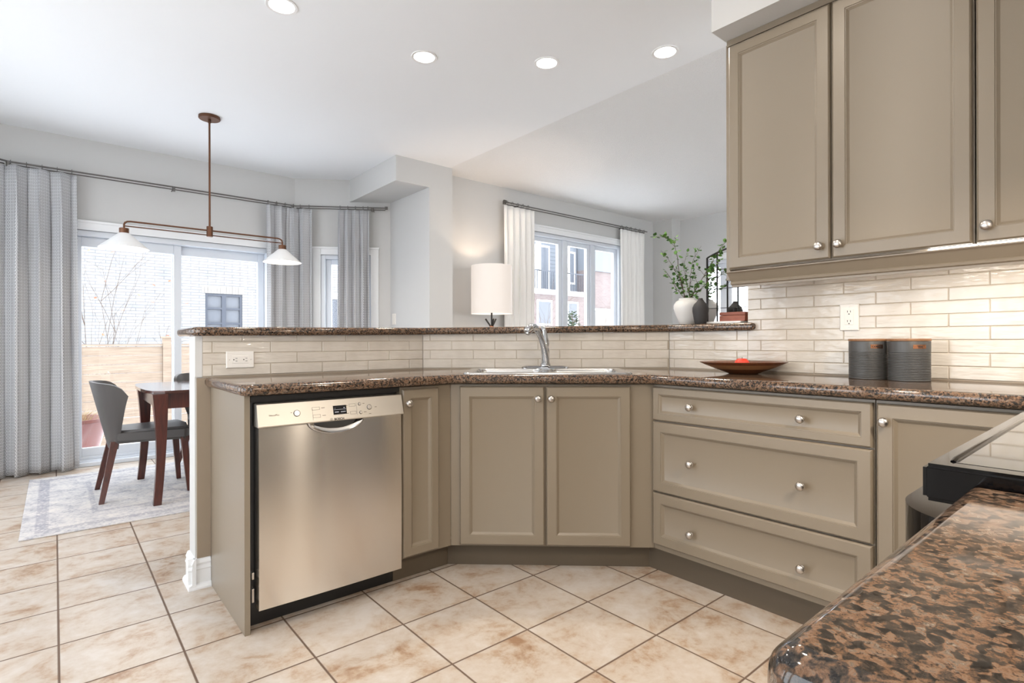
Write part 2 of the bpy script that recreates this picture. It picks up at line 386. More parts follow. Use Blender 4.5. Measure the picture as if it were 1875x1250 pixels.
# bay
BR0 = (1.99, 6.0); BR1 = (2.87, 5.42); BL0 = (-0.35, 6.0); BL1 = (-1.3, 5.42)
bm = B(); prism(bm, [(GX0, GY0), (GX1, GY0), (GX1, 4.83), (2.87, 4.83), BR1, BR0, BL0, BL1], -0.06, 0.0)
struct('floor', bm, M['floor'], label='beige mottled ceramic tile floor with brown grout')
bm = B(); prism(bm, [(GX0 - .2, GY0 - .2), (3.08, GY0 - .2), (3.08, 4.9), (2.95, 5.5), (2.05, 6.12), (-0.4, 6.12), (GX0 - .2, 5.5)], CEIL, CEIL + 0.1)
struct('ceiling', bm, M['ceil'], label='smooth white kitchen and dining ceiling')
bm = B(); bx(bm, 3.08, GX1 + .2, GY0 - .2, 5.0, CEIL, CEIL + 0.1)
struct('ceiling.001', bm, M['popcorn'], label='stippled white living room ceiling')
def wall_seg(name, p0, p1, z0, z1, th, holes=(), label=None, mat=None):
    """wall from p0 to p1, inner face on that line, thickness to the left of p0->p1; holes (s0,s1,z0,z1)"""
    L = math.hypot(p1[0] - p0[0], p1[1] - p0[1]); bm = B()
    ss = sorted({0, L, *[h[0] for h in holes], *[h[1] for h in holes]}); zs = sorted({z0, z1, *[h[2] for h in holes], *[h[3] for h in holes]})
    for a, b in zip(ss, ss[1:]):
        for c, d in zip(zs, zs[1:]):
            if any(h[0] <= a + 1e-6 and b <= h[1] + 1e-6 and h[2] <= c + 1e-6 and d <= h[3] + 1e-6 for h in holes): continue
            bx(bm, a, b, 0, th, c, d)
    bmesh.ops.remove_doubles(bm, verts=bm.verts, dist=1e-5)
    dup_f = {}
    for f in list(bm.faces):
        k = tuple(sorted(v.index for v in f.verts)) if False else tuple(sorted((round(v.co.x, 4), round(v.co.y, 4), round(v.co.z, 4)) for v in f.verts))
        dup_f.setdefault(k, []).append(f)
    kill = [f for fs in dup_f.values() if len(fs) > 1 for f in fs]
    bmesh.ops.delete(bm, geom=kill, context='FACES_ONLY')
    ang = math.atan2(p1[1] - p0[1], p1[0] - p0[0])
    bm.transform(Matrix.Translation((p0[0], p0[1], 0)) @ Matrix.Rotation(ang, 4, 'Z'))
    return struct(name, bm, mat or M['wall'], label=label)
DOOR = (0.08, 1.74, 0.0, 2.05)
wall_seg('wall_patio', BL0, BR0, 0, CEIL, 0.15, [(DOOR[0] - BL0[0], DOOR[1] - BL0[0], 0, DOOR[3])], 'grey dining wall around the sliding patio door')
nw_u = Vector((BR1[0] - BR0[0], BR1[1] - BR0[1], 0)).normalized(); NWL = math.hypot(BR1[0] - BR0[0], BR1[1] - BR0[1])
wall_seg('wall_bay_right', BR0, BR1, 0, CEIL, 0.15, [(0.27, 0.80, 0.45, 2.02)], 'angled grey bay wall with the narrow window')
wall_seg('wall_bay_left', BL1, BL0, 0, CEIL, 0.15, [(0.25, 0.98, 0.45, 2.02)], 'angled bay wall left of the patio door')
wall_seg('wall_left', (GX0, GY0), (GX0, 5.42), 0, CEIL, 0.15, [(5.9, 7.8, 0.5, 2.2), (3.7, 5.6, 0.5, 2.2)], 'left wall of the breakfast area')
wall_seg('wall_living_back', (3.10, 4.83), (GX1, 4.83), 0, CEIL, 0.15, [(4.36 - 3.10, 6.06 - 3.10, 0.75, 2.40)], 'warm white living room wall with the triple window')
wall_seg('wall_living_right', (GX1, 4.83), (GX1, GY0), 0, CEIL, 0.15, label='pale end wall of the living room')
wall_seg('wall_rear', (GX1, GY0), (3.5, GY0), 0, CEIL, 0.15, [(0.4, 3.1, 0.5, 2.4)], label='rear wall of the living room')  # bare opening added to let fill daylight into the rooms
wall_seg('wall_hall', (2.81, GY0), (GX0, GY0), 0, CEIL, 0.15, [(0.3, 3.6, 0.3, 2.3)], label='rear wall of the hall')  # wide bare opening, enlarged so fill daylight enters from behind
bm = B(); bx(bm, 6.81, GX1, 4.50, 4.83, 0, CEIL); struct('wall_chase', bm, M['wall'], label='boxed chase in the living room corner')
# pillar between dining and living, with dropped beam
bm = B(); bx(bm, 2.835, 3.108, 4.63, 5.60, 0, CEIL); struct('wall_pillar', bm, M['wall'], label='square pillar wall between dining and living rooms')
bm = B(); prism(bm, [(2.471, 4.63), (2.835, 4.63), (2.835, 5.60), (2.471, 5.78)], 2.60, CEIL); struct('wall_beam', bm, M['wall'], label='dropped beam box beside the pillar')
# kitchen right wall (tile plane x=2.69, gypsum behind) and the wall behind the range
WX, WY = 2.69, 2.71
WEND = 1.338
bm = B(); bx(bm, WX + 0.008, 2.82, GY0, WEND, 0, CEIL); struct('wall_right', bm, M['wall'], label='kitchen wall carrying the tile backsplash')
bm = B(); bx(bm, 0.22, WX + 0.008, -0.62, -0.50, 0, CEIL); struct('wall_range', bm, M['wall'], label='wall behind the range')
SOFX = 2.225
bm = B(); bx(bm, SOFX, WX + 0.008, -0.5, 1.268, 2.44, CEIL); struct('wall_soffit', bm, M['wall'], label='soffit above the upper cabinets')

# plan lines of the kitchen
TOEY, TOEX = 2.215, 2.172
tp0, tp1 = (1.456, TOEY), (TOEX, 1.563)
sd = Vector((tp1[0] - tp0[0], tp1[1] - tp0[1])).normalized(); sn = Vector((sd.y, -sd.x))      # sn points to the camera side
SANG = math.atan2(sd.y, sd.x)
def off(d): return (tp0[0] + sn.x * d, tp0[1] + sn.y * d)
FRY, FRX = 2.150, 2.135     # face frames
DRY, DRX = 2.130, 2.115     # door fronts
fp = off(0.065); fcL = isect(fp, sd, (0, FRY), (1, 0)); fcR = isect(fp, sd, (FRX, 0), (0, 1))
CFY, CFX = 2.105, 2.088     # counter front
cp = off(0.065 + 0.045); ccL = isect(cp, sd, (0, CFY), (1, 0)); ccR = isect(cp, sd, (CFX, 0), (0, 1))
# sink backsplash line through the two seen corners
bL = on_line(774.3, (0, WY), (0, 1)); bR = on_line(1225.5, (WX, 0), (1, 0))
bd = Vector((bR[0] - bL[0], bR[1] - bL[1])).normalized(); bn = Vector((bd.y, -bd.x))
TH = 0.13
# peninsula half wall
x_end = 0.47
def offp(p, d): return (p[0] - bn.x * d, p[1] - bn.y * d)
o1 = isect(offp(bL, TH), bd, (0, WY + TH), (1, 0)); o2 = isect(offp(bR, TH), bd, (WX + TH, 0), (0, 1))
g = 0.008
i1 = isect(offp(bL, g), bd, (0, WY + g), (1, 0)); i2 = isect(offp(bR, g), bd, (WX + g, 0), (0, 1))
bm = B(); prism(bm, [(x_end, WY + g), i1, i2, (WX + g, WEND + .001), (WX + TH, WEND + .001), o2, o1, (x_end, WY + TH)], 0, 1.1115)
for v in bm.verts:
    if v.co.z > 1: v.co.z += -0.010 + 0.026 * max(0, min(1, (v.co.x - x_end) / 2.2)) ** 1.2
struct('wall_peninsula', bm, M['wall'], label='half wall carrying the raised bar')

# ---- tile backsplashes: every tile bevelled, one mesh per wall run
def bar_rise(x): return -0.010 + 0.026 * max(0, min(1, (x - x_end) / 2.2)) ** 1.2
def tiles(name, p0, p1, ztop, base, phase, parent=None, label='', ztop_fn=None):
    """p0->p1 along the wall as seen left to right; phase = joint position (distance from p0) on odd rows"""
    L = math.hypot(p1[0] - p0[0], p1[1] - p0[1]); P, H, G = 0.2475, 0.0515, 0.0022
    bm = B(); rnd = random.Random(5)
    k = 0; z = base
    while z < ztop - 0.004:
        z1 = min(z + H, ztop); ph = (phase if k % 2 else phase + P / 2) % P
        s = ph - P
        while s < L:
            a, b = max(s, 0), min(s + P, L)
            if b - a > 0.008:
                x0, x1, c, d = a + G / 2 + (0 if a > 0 else -G / 2), b - G / 2 + (0 if b < L else G / 2), z + G / 2, z1 - G / 2
                e = 0.0022; y = -0.001 * rnd.random()
                if x1 - x0 > 2.5 * e and d - c > 2.5 * e:
                    o = [bm.verts.new(v) for v in ((x0, g, c), (x1, g, c), (x1, g, d), (x0, g, d))]
                    m_ = [bm.verts.new(v) for v in ((x0, .002, c), (x1, .002, c), (x1, .002, d), (x0, .002, d))]
                    t = [bm.verts.new(v) for v in ((x0 + e, y, c + e), (x1 - e, y, c + e), (x1 - e, y, d - e), (x0 + e, y, d - e))]
                    for i in range(4):
                        j = (i + 1) % 4
                        bm.faces.new((o[i], o[j], m_[j], m_[i])); bm.faces.new((m_[i], m_[j], t[j], t[i]))
                    bm.faces.new(t)
            s += P
        z += H; k += 1
    # grout bed
    bx(bm, 0, L, 0.0022, g, base - 0.004, ztop, 1)
    ang = math.atan2(p1[1] - p0[1], p1[0] - p0[0])
    bm.transform(Matrix.Translation((p0[0], p0[1], 0)) @ Matrix.Rotation(ang, 4, 'Z'))
    if base < 1 and ztop < 1.2:
        for v in bm.verts: v.co.z = min(v.co.z, 1.1120 + bar_rise(v.co.x))
    o = obj(name, bm, [M['tile'], M['grout']], parent)
    return o
ZT = 0.924
def tstruct(o, label): o['kind'] = 'structure'; o['label'] = label; o['category'] = 'wall tiles'; return o
s495 = on_line(495, (0, WY), (0, 1))[0]
xs = x_end + 0.028
tstruct(tiles('wall_backsplash_left', (xs, WY), bL, 1.135, ZT, on_line(544.3, (0, WY), (0, 1))[0] - xs), 'glazed tiles behind the dishwasher counter')
q = on_line(866.5, bL, (bn.x, bn.y)); 
tstruct(tiles('wall_backsplash_sink', bL, bR, 1.135, ZT, math.hypot(q[0] - bL[0], q[1] - bL[1])), 'glazed tiles behind the sink')
tstruct(tiles('wall_backsplash_bar', bR, (WX, WEND), 1.135, ZT, bR[1] - 0.90), 'glazed tiles under the bar beside the sink')
tstruct(tiles('wall_backsplash_right', (WX, WEND), (WX, -0.5), 1.45, ZT, WEND - 0.90), 'glazed tiles under the upper cabinets')
bm = B(); bx(bm, x_end, xs, WY - 0.001, WY + g, 0.924, 1.10); struct('trim_1', bm, M['wall'], label='painted edge strip at the end of the tiles')

bm = B(); bx(bm, x_end + 0.006, 0.5295, WY - 0.004, WY + g - .0005, 0.13, 0.918); struct('trim_2', bm, simple('taupe_strip', s2l(150, 135, 117), rough=0.5), label='taupe strip between half wall end and cabinet panel')  # flat taupe strip laid over the wall face beside the panel
# baseboards
def baseboard(name, p0, p1, h=0.13, label=None):
    """profile extruded along p0->p1, room on the right hand side"""
    prof = [(0, 0), (0.030, 0), (0.030, 0.008), (0.024, 0.020), (0.016, 0.024), (0.016, h - 0.05), (0.019, h - 0.045), (0.014, h - 0.03), (0.017, h - 0.02), (0.008, h), (0, h)]
    L = math.hypot(p1[0] - p0[0], p1[1] - p0[1]); bm = B()
    a = [bm.verts.new((0, -y, z)) for y, z in prof]; b = [bm.verts.new((L, -y, z)) for y, z in prof]
    bm.faces.new(a); bm.faces.new(b[::-1])
    for i in range(len(prof)):
        j = (i + 1) % len(prof); bm.faces.new((a[i], a[j], b[j], b[i]))
    bm.transform(Matrix.Translation((p0[0], p0[1], 0)) @ Matrix.Rotation(math.atan2(p1[1] - p0[1], p1[0] - p0[0]), 4, 'Z'))
    return struct(name, bm, M['trim'], label=label or 'white moulded baseboard')
baseboard('baseboard_pen_end', (x_end, WY + TH), (x_end, WY + g - .028), label='white baseboard on the end of the half wall')
baseboard('baseboard_pen_front', (x_end - .029, WY + g), (0.529, WY + g), label='short baseboard between half wall end and cabinet panel')
baseboard('baseboard_patio_left', (BL0[0], 6.0), (DOOR[0] - 0.09, 6.0))
baseboard('baseboard_patio_right', (DOOR[1] + 0.09, 6.0), BR0)
baseboard('baseboard_bay_right', BR0, BR1)
baseboard('baseboard_living', (3.11, 4.83), (6.81, 4.83))
baseboard('baseboard_left', (GX0, -2.9), (GX0, 5.42))
baseboard('baseboard_bay_left', BL1, BL0)

# ---------------------------------------------------------------- windows and door
def frame_rect(bm, x0, x1, z0, z1, w, y0, y1, wt=None, wb=None):
    wt = w if wt is None else wt; wb = w if wb is None else wb
    bx(bm, x0, x0 + w, y0, y1, z0, z1); bx(bm, x1 - w, x1, y0, y1, z0, z1)
    bx(bm, x0 + w, x1 - w, y0, y1, z1 - wt, z1); bx(bm, x0 + w, x1 - w, y0, y1, z0, z0 + wb)
def casing(bm, x0, x1, z0, z1, w=0.085, sill=True):
    # outside the opening, on the room face (y<0 is the room)
    bx(bm, x0 - w, x0, -0.018, 0, z0 - (w if sill else 0), z1 + w); bx(bm, x1, x1 + w, -0.018, 0, z0 - (w if sill else 0), z1 + w)
    bx(bm, x0, x1, -0.018, 0, z1, z1 + w)
    bx(bm, x0 - w - .008, x1 + w + .008, -0.028, 0, z1 + w - 0.022, z1 + w)
    bx(bm, x0 - .012, x0, -0.024, 0, z0, z1 + .012); bx(bm, x1, x1 + .012, -0.024, 0, z0, z1 + .012); bx(bm, x0, x1, -0.024, 0, z1, z1 + .012)
    if sill: bx(bm, x0, x1, -0.018, 0, z0 - w, z0)
def window(name, p0, ang, x0, x1, z0, z1, cuts, label, sashw=0.055, sill=True):
    t = sthing(name, label); t.location = (p0[0], p0[1], 0); t.rotation_euler = (0, 0, ang)
    bm = B(); casing(bm, x0, x1, z0, z1, sill=sill); obj('casing', bm, M['trim'], t, bevel=0.003)
    bm = B(); frame_rect(bm, x0, x1, z0, z1, 0.045, 0.0, 0.13)
    xs_ = [x0 + 0.045] + [c for c in cuts] + [x1 - 0.045]
    for c in cuts: bx(bm, c - 0.03, c + 0.03, 0.02, 0.12, z0 + .045, z1 - .045)
    obj('window_frame', bm, M['vinyl'], t, bevel=0.003)
    for i, (a, b) in enumerate(zip(xs_, xs_[1:])):
        a2 = a + (0.03 if i else 0); b2 = b - (0.03 if i < len(xs_) - 2 else 0)
        bm = B(); frame_rect(bm, a2, b2, z0 + .045, z1 - .045, sashw, 0.045, 0.095); s = obj('sash', bm, M['vinyl'], t, bevel=0.004)
        bm = B(); bx(bm, a2 + sashw - .01, b2 - sashw + .01, 0.066, 0.072, z0 + .045 + sashw - .01, z1 - .045 - sashw + .01); obj('pane', bm, M['glass'], s)
    return t
window('window_1', BR0, math.atan2(BR1[1] - BR0[1], BR1[0] - BR0[0]), 0.27, 0.80, 0.45, 2.02, [], 'narrow white window in the angled bay wall')
window('window_2', (3.10, 4.83), 0, 1.26, 2.96, 0.75, 2.40, [1.26 + 0.60, 1.26 + 1.13], 'triple white living room window')
window('window_3', BL1, math.atan2(BL0[1] - BL1[1], BL0[0] - BL1[0]), 0.25, 0.98, 0.45, 2.02, [], 'window in the left bay wall')
window('window_4', (GX0, GY0), PI / 2, 5.9, 7.8, 0.5, 2.2, [6.85], 'wide window in the left wall')
window('window_5', (GX0, GY0), PI / 2, 3.7, 5.6, 0.5, 2.2, [4.65], 'second wide window added in the left wall for cool daylight')  # unseen window added so cool daylight comes from the left
# sliding patio door
t = sthing('door_1', 'white sliding patio door'); t.location = (0, 6.0, 0)
x0, x1, z0, z1 = DOOR
bm = B(); casing(bm, x0, x1, z0, z1, w=0.085, sill=False); obj('casing', bm, M['trim'], t, bevel=0.003)
bm = B(); frame_rect(bm, x0, x1, 0.0, z1, 0.04, 0.0, 0.14, wt=0.05, wb=0.05); bx(bm, x0, x1, -0.04, 0.15, 0, 0.035); bx(bm, x0 + .04, x1 - .04, 0.03, 0.04, 0.05, 0.075)
obj('door_frame', bm, M['vinyl'], t, bevel=0.004)
for (a, b, y) in ((x0 + .04, 0.935, 0.045), (0.865, x1 - .04, 0.095)):
    bm = B(); frame_rect(bm, a, b, 0.05, z1 - .05, 0.062, y, y + 0.042, wt=0.085, wb=0.10); s = obj('sliding_panel', bm, M['vinyl'], t, bevel=0.004)
    bm = B(); bx(bm, a + .055, b - .055, y + .018, y + .024, 0.14, z1 - .13); obj('pane', bm, M['glass'], s)
# openings behind the camera stay unglazed, made for fill daylight
# ---------------------------------------------------------------- cabinet parts
def rect_loops(bm, w, h, loops, mi=0, fill=True):
    prev = None
    for (ins, y) in loops:
        r = [bm.verts.new(v) for v in ((ins, y, ins), (w - ins, y, ins), (w - ins, y, h - ins), (ins, y, h - ins))]
        if prev:
            for i in range(4):
                j = (i + 1) % 4; f = bm.faces.new((prev[i], prev[j], r[j], r[i])); f.material_index = mi
        else: bm.faces.new(r[::-1])
        prev = r
    if fill: bm.faces.new(prev).material_index = mi
def door_bm(w, h, rail=0.046):
    bm = B(); rect_loops(bm, w, h, [(0, 0.019), (0, 0.007), (0.0015, 0.004), (0.006, 0), (rail, 0), (rail + 0.0015, 0.003), (rail + 0.004, 0.0036), (rail + 0.012, 0.0115), (rail + 0.014, 0.0125)])
    return bm
def panel_part(name, parent, x, z, w, h, y, rail=0.046, label=None):
    bm = door_bm(w, h, rail); bm.transform(Matrix.Translation((x, y, z)))
    return obj(name, bm, M['cab'], parent, smooth=0.5)
def knob_part(parent, x, y, z, r=0.0158):
    bm = B(); lathe(bm, [(0.0095, 0), (0.0095, -0.002), (0.0062, -0.004), (0.0058, -0.012), (0.0085, -0.016), (r, -0.0185), (r + .0003, -0.021), (r * .93, -0.0245), (r * .7, -0.0275), (r * .35, -0.029), (0.001, -0.0294)], 24, (x, y, z), 'Y')
    return obj('knob', bm, M['nickel'], parent, smooth=0.7)
Z_UC = 0.880; ZC = 0.922
CT = 0.875  # carcase top
# end panel
bm = B(); bx(bm, 0.530, 0.550, 2.150, WY - 0.002, 0, Z_UC - .001); o = obj('end_panel', bm, M['cab'], bevel=0.001)
tag(o, 'tall taupe end panel closing the counter beside the dishwasher', 'cabinet panel')
# narrow base cabinet right of the dishwasher
t = thing('base_cabinet', 'narrow taupe base cabinet with one door beside the dishwasher', 'cabinet', (1.162, FRY, 0))
wn = fcL[0] - 1.162
bm = B(); bx(bm, 0, wn - .001, 0.0, 0.02, 0.115, CT); bx(bm, 0.0, 0.018, 0.02, 0.50, 0.115, CT); bx(bm, 0, wn - .02, 0.02, 0.5, 0.115, 0.13); obj('carcase', bm, M['cab'], t)
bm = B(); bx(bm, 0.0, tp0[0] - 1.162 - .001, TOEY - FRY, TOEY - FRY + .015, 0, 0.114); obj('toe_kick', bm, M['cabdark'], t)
d = panel_part('door', t, 0.006, 0.124, 0.187, 0.742, -0.020, 0.040); knob_part(d, 0.030, -0.020, 0.805)
# sink cabinet
SL = math.hypot(fcR[0] - fcL[0], fcR[1] - fcL[1])
t = thing('sink_cabinet', 'angled taupe sink cabinet with two doors in the corner', 'cabinet', (fcL[0], fcL[1], 0), SANG)
def sx(px, dpt=0.085):
    a = on_line(px, off(dpt), (sn.x, sn.y)); return (a[0] - fcL[0]) * sd.x + (a[1] - fcL[1]) * sd.y
bm = B(); bx(bm, 0.0, SL, 0.001, 0.02, 0.115, CT); bx(bm, 0.12, 0.14, 0.02, 0.12, 0.115, CT - .2); bx(bm, SL - .16, SL - .14, 0.02, 0.12, 0.115, CT - .2); bx(bm, 0.14, SL - .16, 0.02, 0.12, 0.115, 0.13); obj('carcase', bm, M['cab'], t)
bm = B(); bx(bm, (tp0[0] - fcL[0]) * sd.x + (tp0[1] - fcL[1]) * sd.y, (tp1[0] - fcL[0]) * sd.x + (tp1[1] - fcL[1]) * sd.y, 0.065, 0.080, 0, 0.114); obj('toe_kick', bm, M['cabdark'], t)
a, b, c, e = sx(841), sx(996.5), sx(1000), sx(1155)
d = panel_part('door', t, a, 0.124, b - a, 0.742, -0.020); knob_part(d, sx(985), -0.020, 0.810)
d = panel_part('door', t, c, 0.124, e - c, 0.742, -0.020); knob_part(d, sx(1009), -0.020, 0.810)
# drawer base (faces -X): local x runs along -Y
t = thing('drawer_cabinet', 'wide taupe base cabinet with three drawers and six knobs', 'cabinet', (FRX, fcR[1], 0), -PI / 2)
wd = fcR[1] - 0.617
bm = B(); bx(bm, 0.001, wd - .001, 0, 0.02, 0.115, CT); bx(bm, wd - .02, wd - .001, 0.02, 0.5, 0.115, CT); bx(bm, 0.32, wd - .02, 0.02, .5, 0.115, 0.13); obj('carcase', bm, M['cab'], t)
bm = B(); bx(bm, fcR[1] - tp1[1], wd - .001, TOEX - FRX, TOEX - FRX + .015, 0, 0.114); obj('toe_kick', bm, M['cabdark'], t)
yl, yr = 0.003, fcR[1] - 0.622
for (za, zb, kz) in ((0.712, 0.866, 0.788), (0.385, 0.706, 0.541), (0.140, 0.379, 0.236)):
    d = panel_part('drawer', t, yl, za, yr - yl, zb - za, -0.020, 0.032 if zb - za < .2 else 0.044)
    for ky in (1.306, 0.848): knob_part(d, fcR[1] - ky, -0.020, kz)
# corner base cabinet right of drawers
t = thing('base_cabinet', 'taupe base cabinet with one door right of the drawers, knob at its top', 'cabinet', (FRX, 0.616, 0), -PI / 2)
bm = B(); bx(bm, 0.001, 0.43, 0, 0.02, 0.115, CT); bx(bm, 0.002, 0.02, 0.02, 0.5, 0.115, CT); obj('carcase', bm, M['cab'], t)
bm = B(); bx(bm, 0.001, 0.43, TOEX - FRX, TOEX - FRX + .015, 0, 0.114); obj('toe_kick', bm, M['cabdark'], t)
d = panel_part('door', t, 0.006, 0.140, 0.40, 0.726, -0.020); knob_part(d, 0.031, -0.020, 0.806)
# cabinet under the near counter, left of the range
t = thing('base_cabinet', 'taupe base cabinet under the near granite counter beside the range', 'cabinet', (0.762, 0.095, 0), PI)
bm = B(); bx(bm, 0.0, 0.455, 0, 0.02, 0.115, 0.877); bx(bm, 0, 0.018, 0.02, 0.58, 0.115, 0.877); bx(bm, 0.437, 0.455, 0.02, 0.58, 0, 0.877); obj('carcase', bm, M['cab'], t)
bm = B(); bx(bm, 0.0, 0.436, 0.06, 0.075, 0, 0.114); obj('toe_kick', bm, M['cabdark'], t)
d = panel_part('door', t, 0.006, 0.124, 0.44, 0.74, -0.020); knob_part(d, 0.03, -0.02, 0.80)
# upper cabinets
UX = 2.34
def upper(y_l, y_r, doors, label):
    t = thing('upper_cabinet', label, 'cabinet', (UX + 0.02, y_l, 1.40), -PI / 2)
    w_ = y_l - y_r
    bm = B(); bx(bm, 0.001, w_ - .001, 0, WX - UX - 0.022, 0.0, 1.039); bx(bm, 0.001, w_ - .001, -0.016, 0, 1.012, 1.039); obj('carcase', bm, M['cab'], t)
    for (ya, yb, ky) in doors:
        bm = door_bm(ya - yb, 1.008, 0.046); bm.transform(Matrix.Translation((y_l - ya, -0.020, 0.002))); d = obj('door', bm, M['cab'], t, smooth=0.5)
        knob_part(d, y_l - ky, -0.020, 0.053, 0.0165)
    return t
upper(1.262, 0.392, [(1.252, 0.832, 0.868), (0.824, 0.398, 0.798)], 'taupe upper cabinet with two tall panelled doors at the open end')
upper(0.390, -0.48, [(0.386, -0.02, 0.358), (-0.03, -0.43, -0.08)], 'taupe upper cabinet whose door is cut off by the right edge')
bm = B(); bx(bm, UX + 0.035, WX - .002, 1.263, 1.281, 1.355, 2.438); o = obj('end_panel', bm, M['cab'], bevel=0.001)
tag(o, 'slim taupe side panel on the open end of the upper cabinets', 'cabinet panel')
# light rail moulding
prof = [(0.004, 1.390), (-0.004, 1.390), (-0.004, 1.386), (0.002, 1.383), (0.006, 1.378), (0.012, 1.366), (0.022, 1.352), (0.026, 1.346), (0.022, 1.342), (0.024, 1.334), (0.030, 1.330), (0.030, 1.322), (0.046, 1.322), (0.046, 1.360), (0.02, 1.388)]
bm = B()
a = [bm.verts.new((UX + p, 1.262 - max(p, 0) * .3 , z)) for p, z in prof]; b = [bm.verts.new((UX + p, -0.48, z)) for p, z in prof]
bm.faces.new(a); bm.faces.new(b[::-1])
for i in range(len(prof)):
    j = (i + 1) % len(prof); bm.faces.new((a[i], a[j], b[j], b[i]))
o = obj('light_rail_moulding', bm, M['cab'], smooth=0.5); tag(o, 'profiled taupe moulding strip running beneath the upper cabinet doors', 'moulding')
# under cabinet light fixtures
for (ya, yb, lb) in ((1.08, 0.56, 'slim white light bar under the cabinet above the outlet'), (0.535, -0.3, 'slim white light bar under the cabinet by the right edge')):
    t = thing('under_cabinet_light', lb, 'light', (2.425, (ya + yb) / 2, 1.377), 0, None)
    w_ = (ya - yb) / 2
    bm = B(); bx(bm, -0.012, 0.03, -w_, w_, 0.006, 0.0215); obj('housing', bm, M['white'], t)
    bm = B(); bx(bm, -0.028, 0.026, -w_ + .01, w_ - .01, 0.0, 0.0055)
    if ya < 1: bx(bm, -0.028, -0.0125, -w_ + .01, w_ - .01, 0.0056, 0.0190); obj('diffuser', bm, M['led'], t)
    area_light('under_cabinet_glow', (2.43, (ya + yb) / 2, 1.374), 0.04, 1.5 * (ya - yb), (1, 0.93, 0.82), sizey=ya - yb)

# ---------------------------------------------------------------- granite worktops
def apply_mods(o):
    dg = bpy.context.evaluated_depsgraph_get(); dg.update()
    me = bpy.data.meshes.new_from_object(o.evaluated_get(dg)); old = o.data; o.modifiers.clear(); o.data = me
    return o
def slab(name, pts, z0, z1, r=0.017, zfn=None):
    bm = B(); prism(bm, pts, z0, z1)
    if zfn:
        for v in bm.verts: v.co.z += zfn(v.co.x, v.co.y)
    bmesh.ops.recalc_face_normals(bm, faces=bm.faces)
    es = [e for e in bm.edges if abs(e.verts[0].co.z - e.verts[1].co.z) < 0.02]
    bmesh.ops.bevel(bm, geom=es, offset=r, segments=6, affect='EDGES', profile=0.5)
    return bm
R1 = 0.045
left = 0.507
pts = [(left, WY - .003)] + [(left, CFY + R1)] + [(left + R1 - R1 * math.cos(a), CFY + R1 - R1 * math.sin(a)) for a in [PI / 2 * i / 6 for i in range(1, 7)]]
pts += [ccL, ccR, (CFX, 0.16), (1.535, 0.16), (1.535, -0.497), (WX - .003, -0.497)]
bRi = isect((bR[0] + bn.x * .003, bR[1] + bn.y * .003), bd, (WX - .003, 0), (0, 1)); bLi = isect((bL[0] + bn.x * .003, bL[1] + bn.y * .003), bd, (0, WY - .003), (1, 0))
pts += [bRi, bLi]
bm = slab('w', pts, Z_UC, ZC, 0.018)
ctop = obj('countertop', bm, M['granite'], smooth=0.6)
tag(ctop, 'polished brown-black granite countertop running behind the sink to the right wall', 'countertop')
# sink position (local axes along sd / away from the camera)
away = -sn
scx = on_line(1000, off(0.11 - 0.285), (sn.x, sn.y)); SC_C = Vector((scx[0], scx[1]))
def sw(u, v, z): return Vector((SC_C.x + sd.x * u + away.x * v, SC_C.y + sd.y * u + away.y * v, z))
SW, SD = 0.80, 0.46
cut = B()
for z in (0.5, 1.2): pass
cv = [sw(u, v, z) for z in (0.6, 1.2) for (u, v) in ((-SW / 2 + .02, -SD / 2 + .02), (SW / 2 - .02, -SD / 2 + .02), (SW / 2 - .02, SD / 2 - .02), (-SW / 2 + .02, SD / 2 - .02))]
cvv = [cut.verts.new(v) for v in cv]
for f in ((0, 3, 2, 1), (4, 5, 6, 7), (0, 1, 5, 4), (1, 2, 6, 5), (2, 3, 7, 6), (3, 0, 4, 7)): cut.faces.new([cvv[i] for i in f])
cobj = obj('cutter', cut, M['dark'])
md = ctop.modifiers.new('b', 'BOOLEAN'); md.operation = 'DIFFERENCE'; md.object = cobj; md.solver = 'EXACT'
apply_mods(ctop); bpy.data.objects.remove(cobj)
# near counter
R1 = 0.022
pts = [(0.764, 0.135), (0.764, -0.497), (0.275, -0.497), (0.275, 0.135 - R1)] + [(0.275 + R1 - R1 * math.cos(a), 0.135 - R1 + R1 * math.sin(a)) for a in [PI / 2 * i / 6 for i in range(1, 7)]]
bm = slab('w', pts, Z_UC - .002, ZC, 0.018)
o = obj('countertop', bm, M['granite'], smooth=0.6); tag(o, 'near granite counter corner filling the lower right foreground', 'countertop')
# raised bar top
def barz(x, y):
    s = max(0, min(1, (x - x_end) / 2.2)); return -0.010 + 0.026 * s ** 1.2
OV = 0.035; DB = 0.40
bf1 = isect((bL[0] + bn.x * OV, bL[1] + bn.y * OV), bd, (0, WY - OV), (1, 0)); bf2 = isect((bR[0] + bn.x * OV, bR[1] + bn.y * OV), bd, (WX - OV, 0), (0, 1))
bb1 = isect(offp(bL, DB), bd, (0, WY + DB), (1, 0)); bb2 = isect(offp(bR, DB), bd, (WX + DB, 0), (0, 1))
r2 = 0.05; xe = x_end - 0.015
pts = [(xe, WY + DB - r2), (xe, WY - OV + r2)] + [(xe + r2 - r2 * math.cos(a), WY - OV + r2 - r2 * math.sin(a)) for a in [PI / 2 * i / 5 for i in range(1, 6)]]
pts += [bf1, bf2, (WX - OV, 1.30), (WX - .004, 1.295), (WX - .004, WEND + .004), (2.825, WEND + .004), (2.825, 0.93), (WX + DB, 0.93), bb2, bb1, (xe + r2, WY + DB)]
bm = slab('w', pts, 1.113, 1.153, 0.017, barz)
o = obj('bar_top', bm, M['granite'], smooth=0.6); tag(o, 'raised granite bar ledge on top of the tiled half wall', 'bar counter')
BARZ = 1.153 + 0.0155

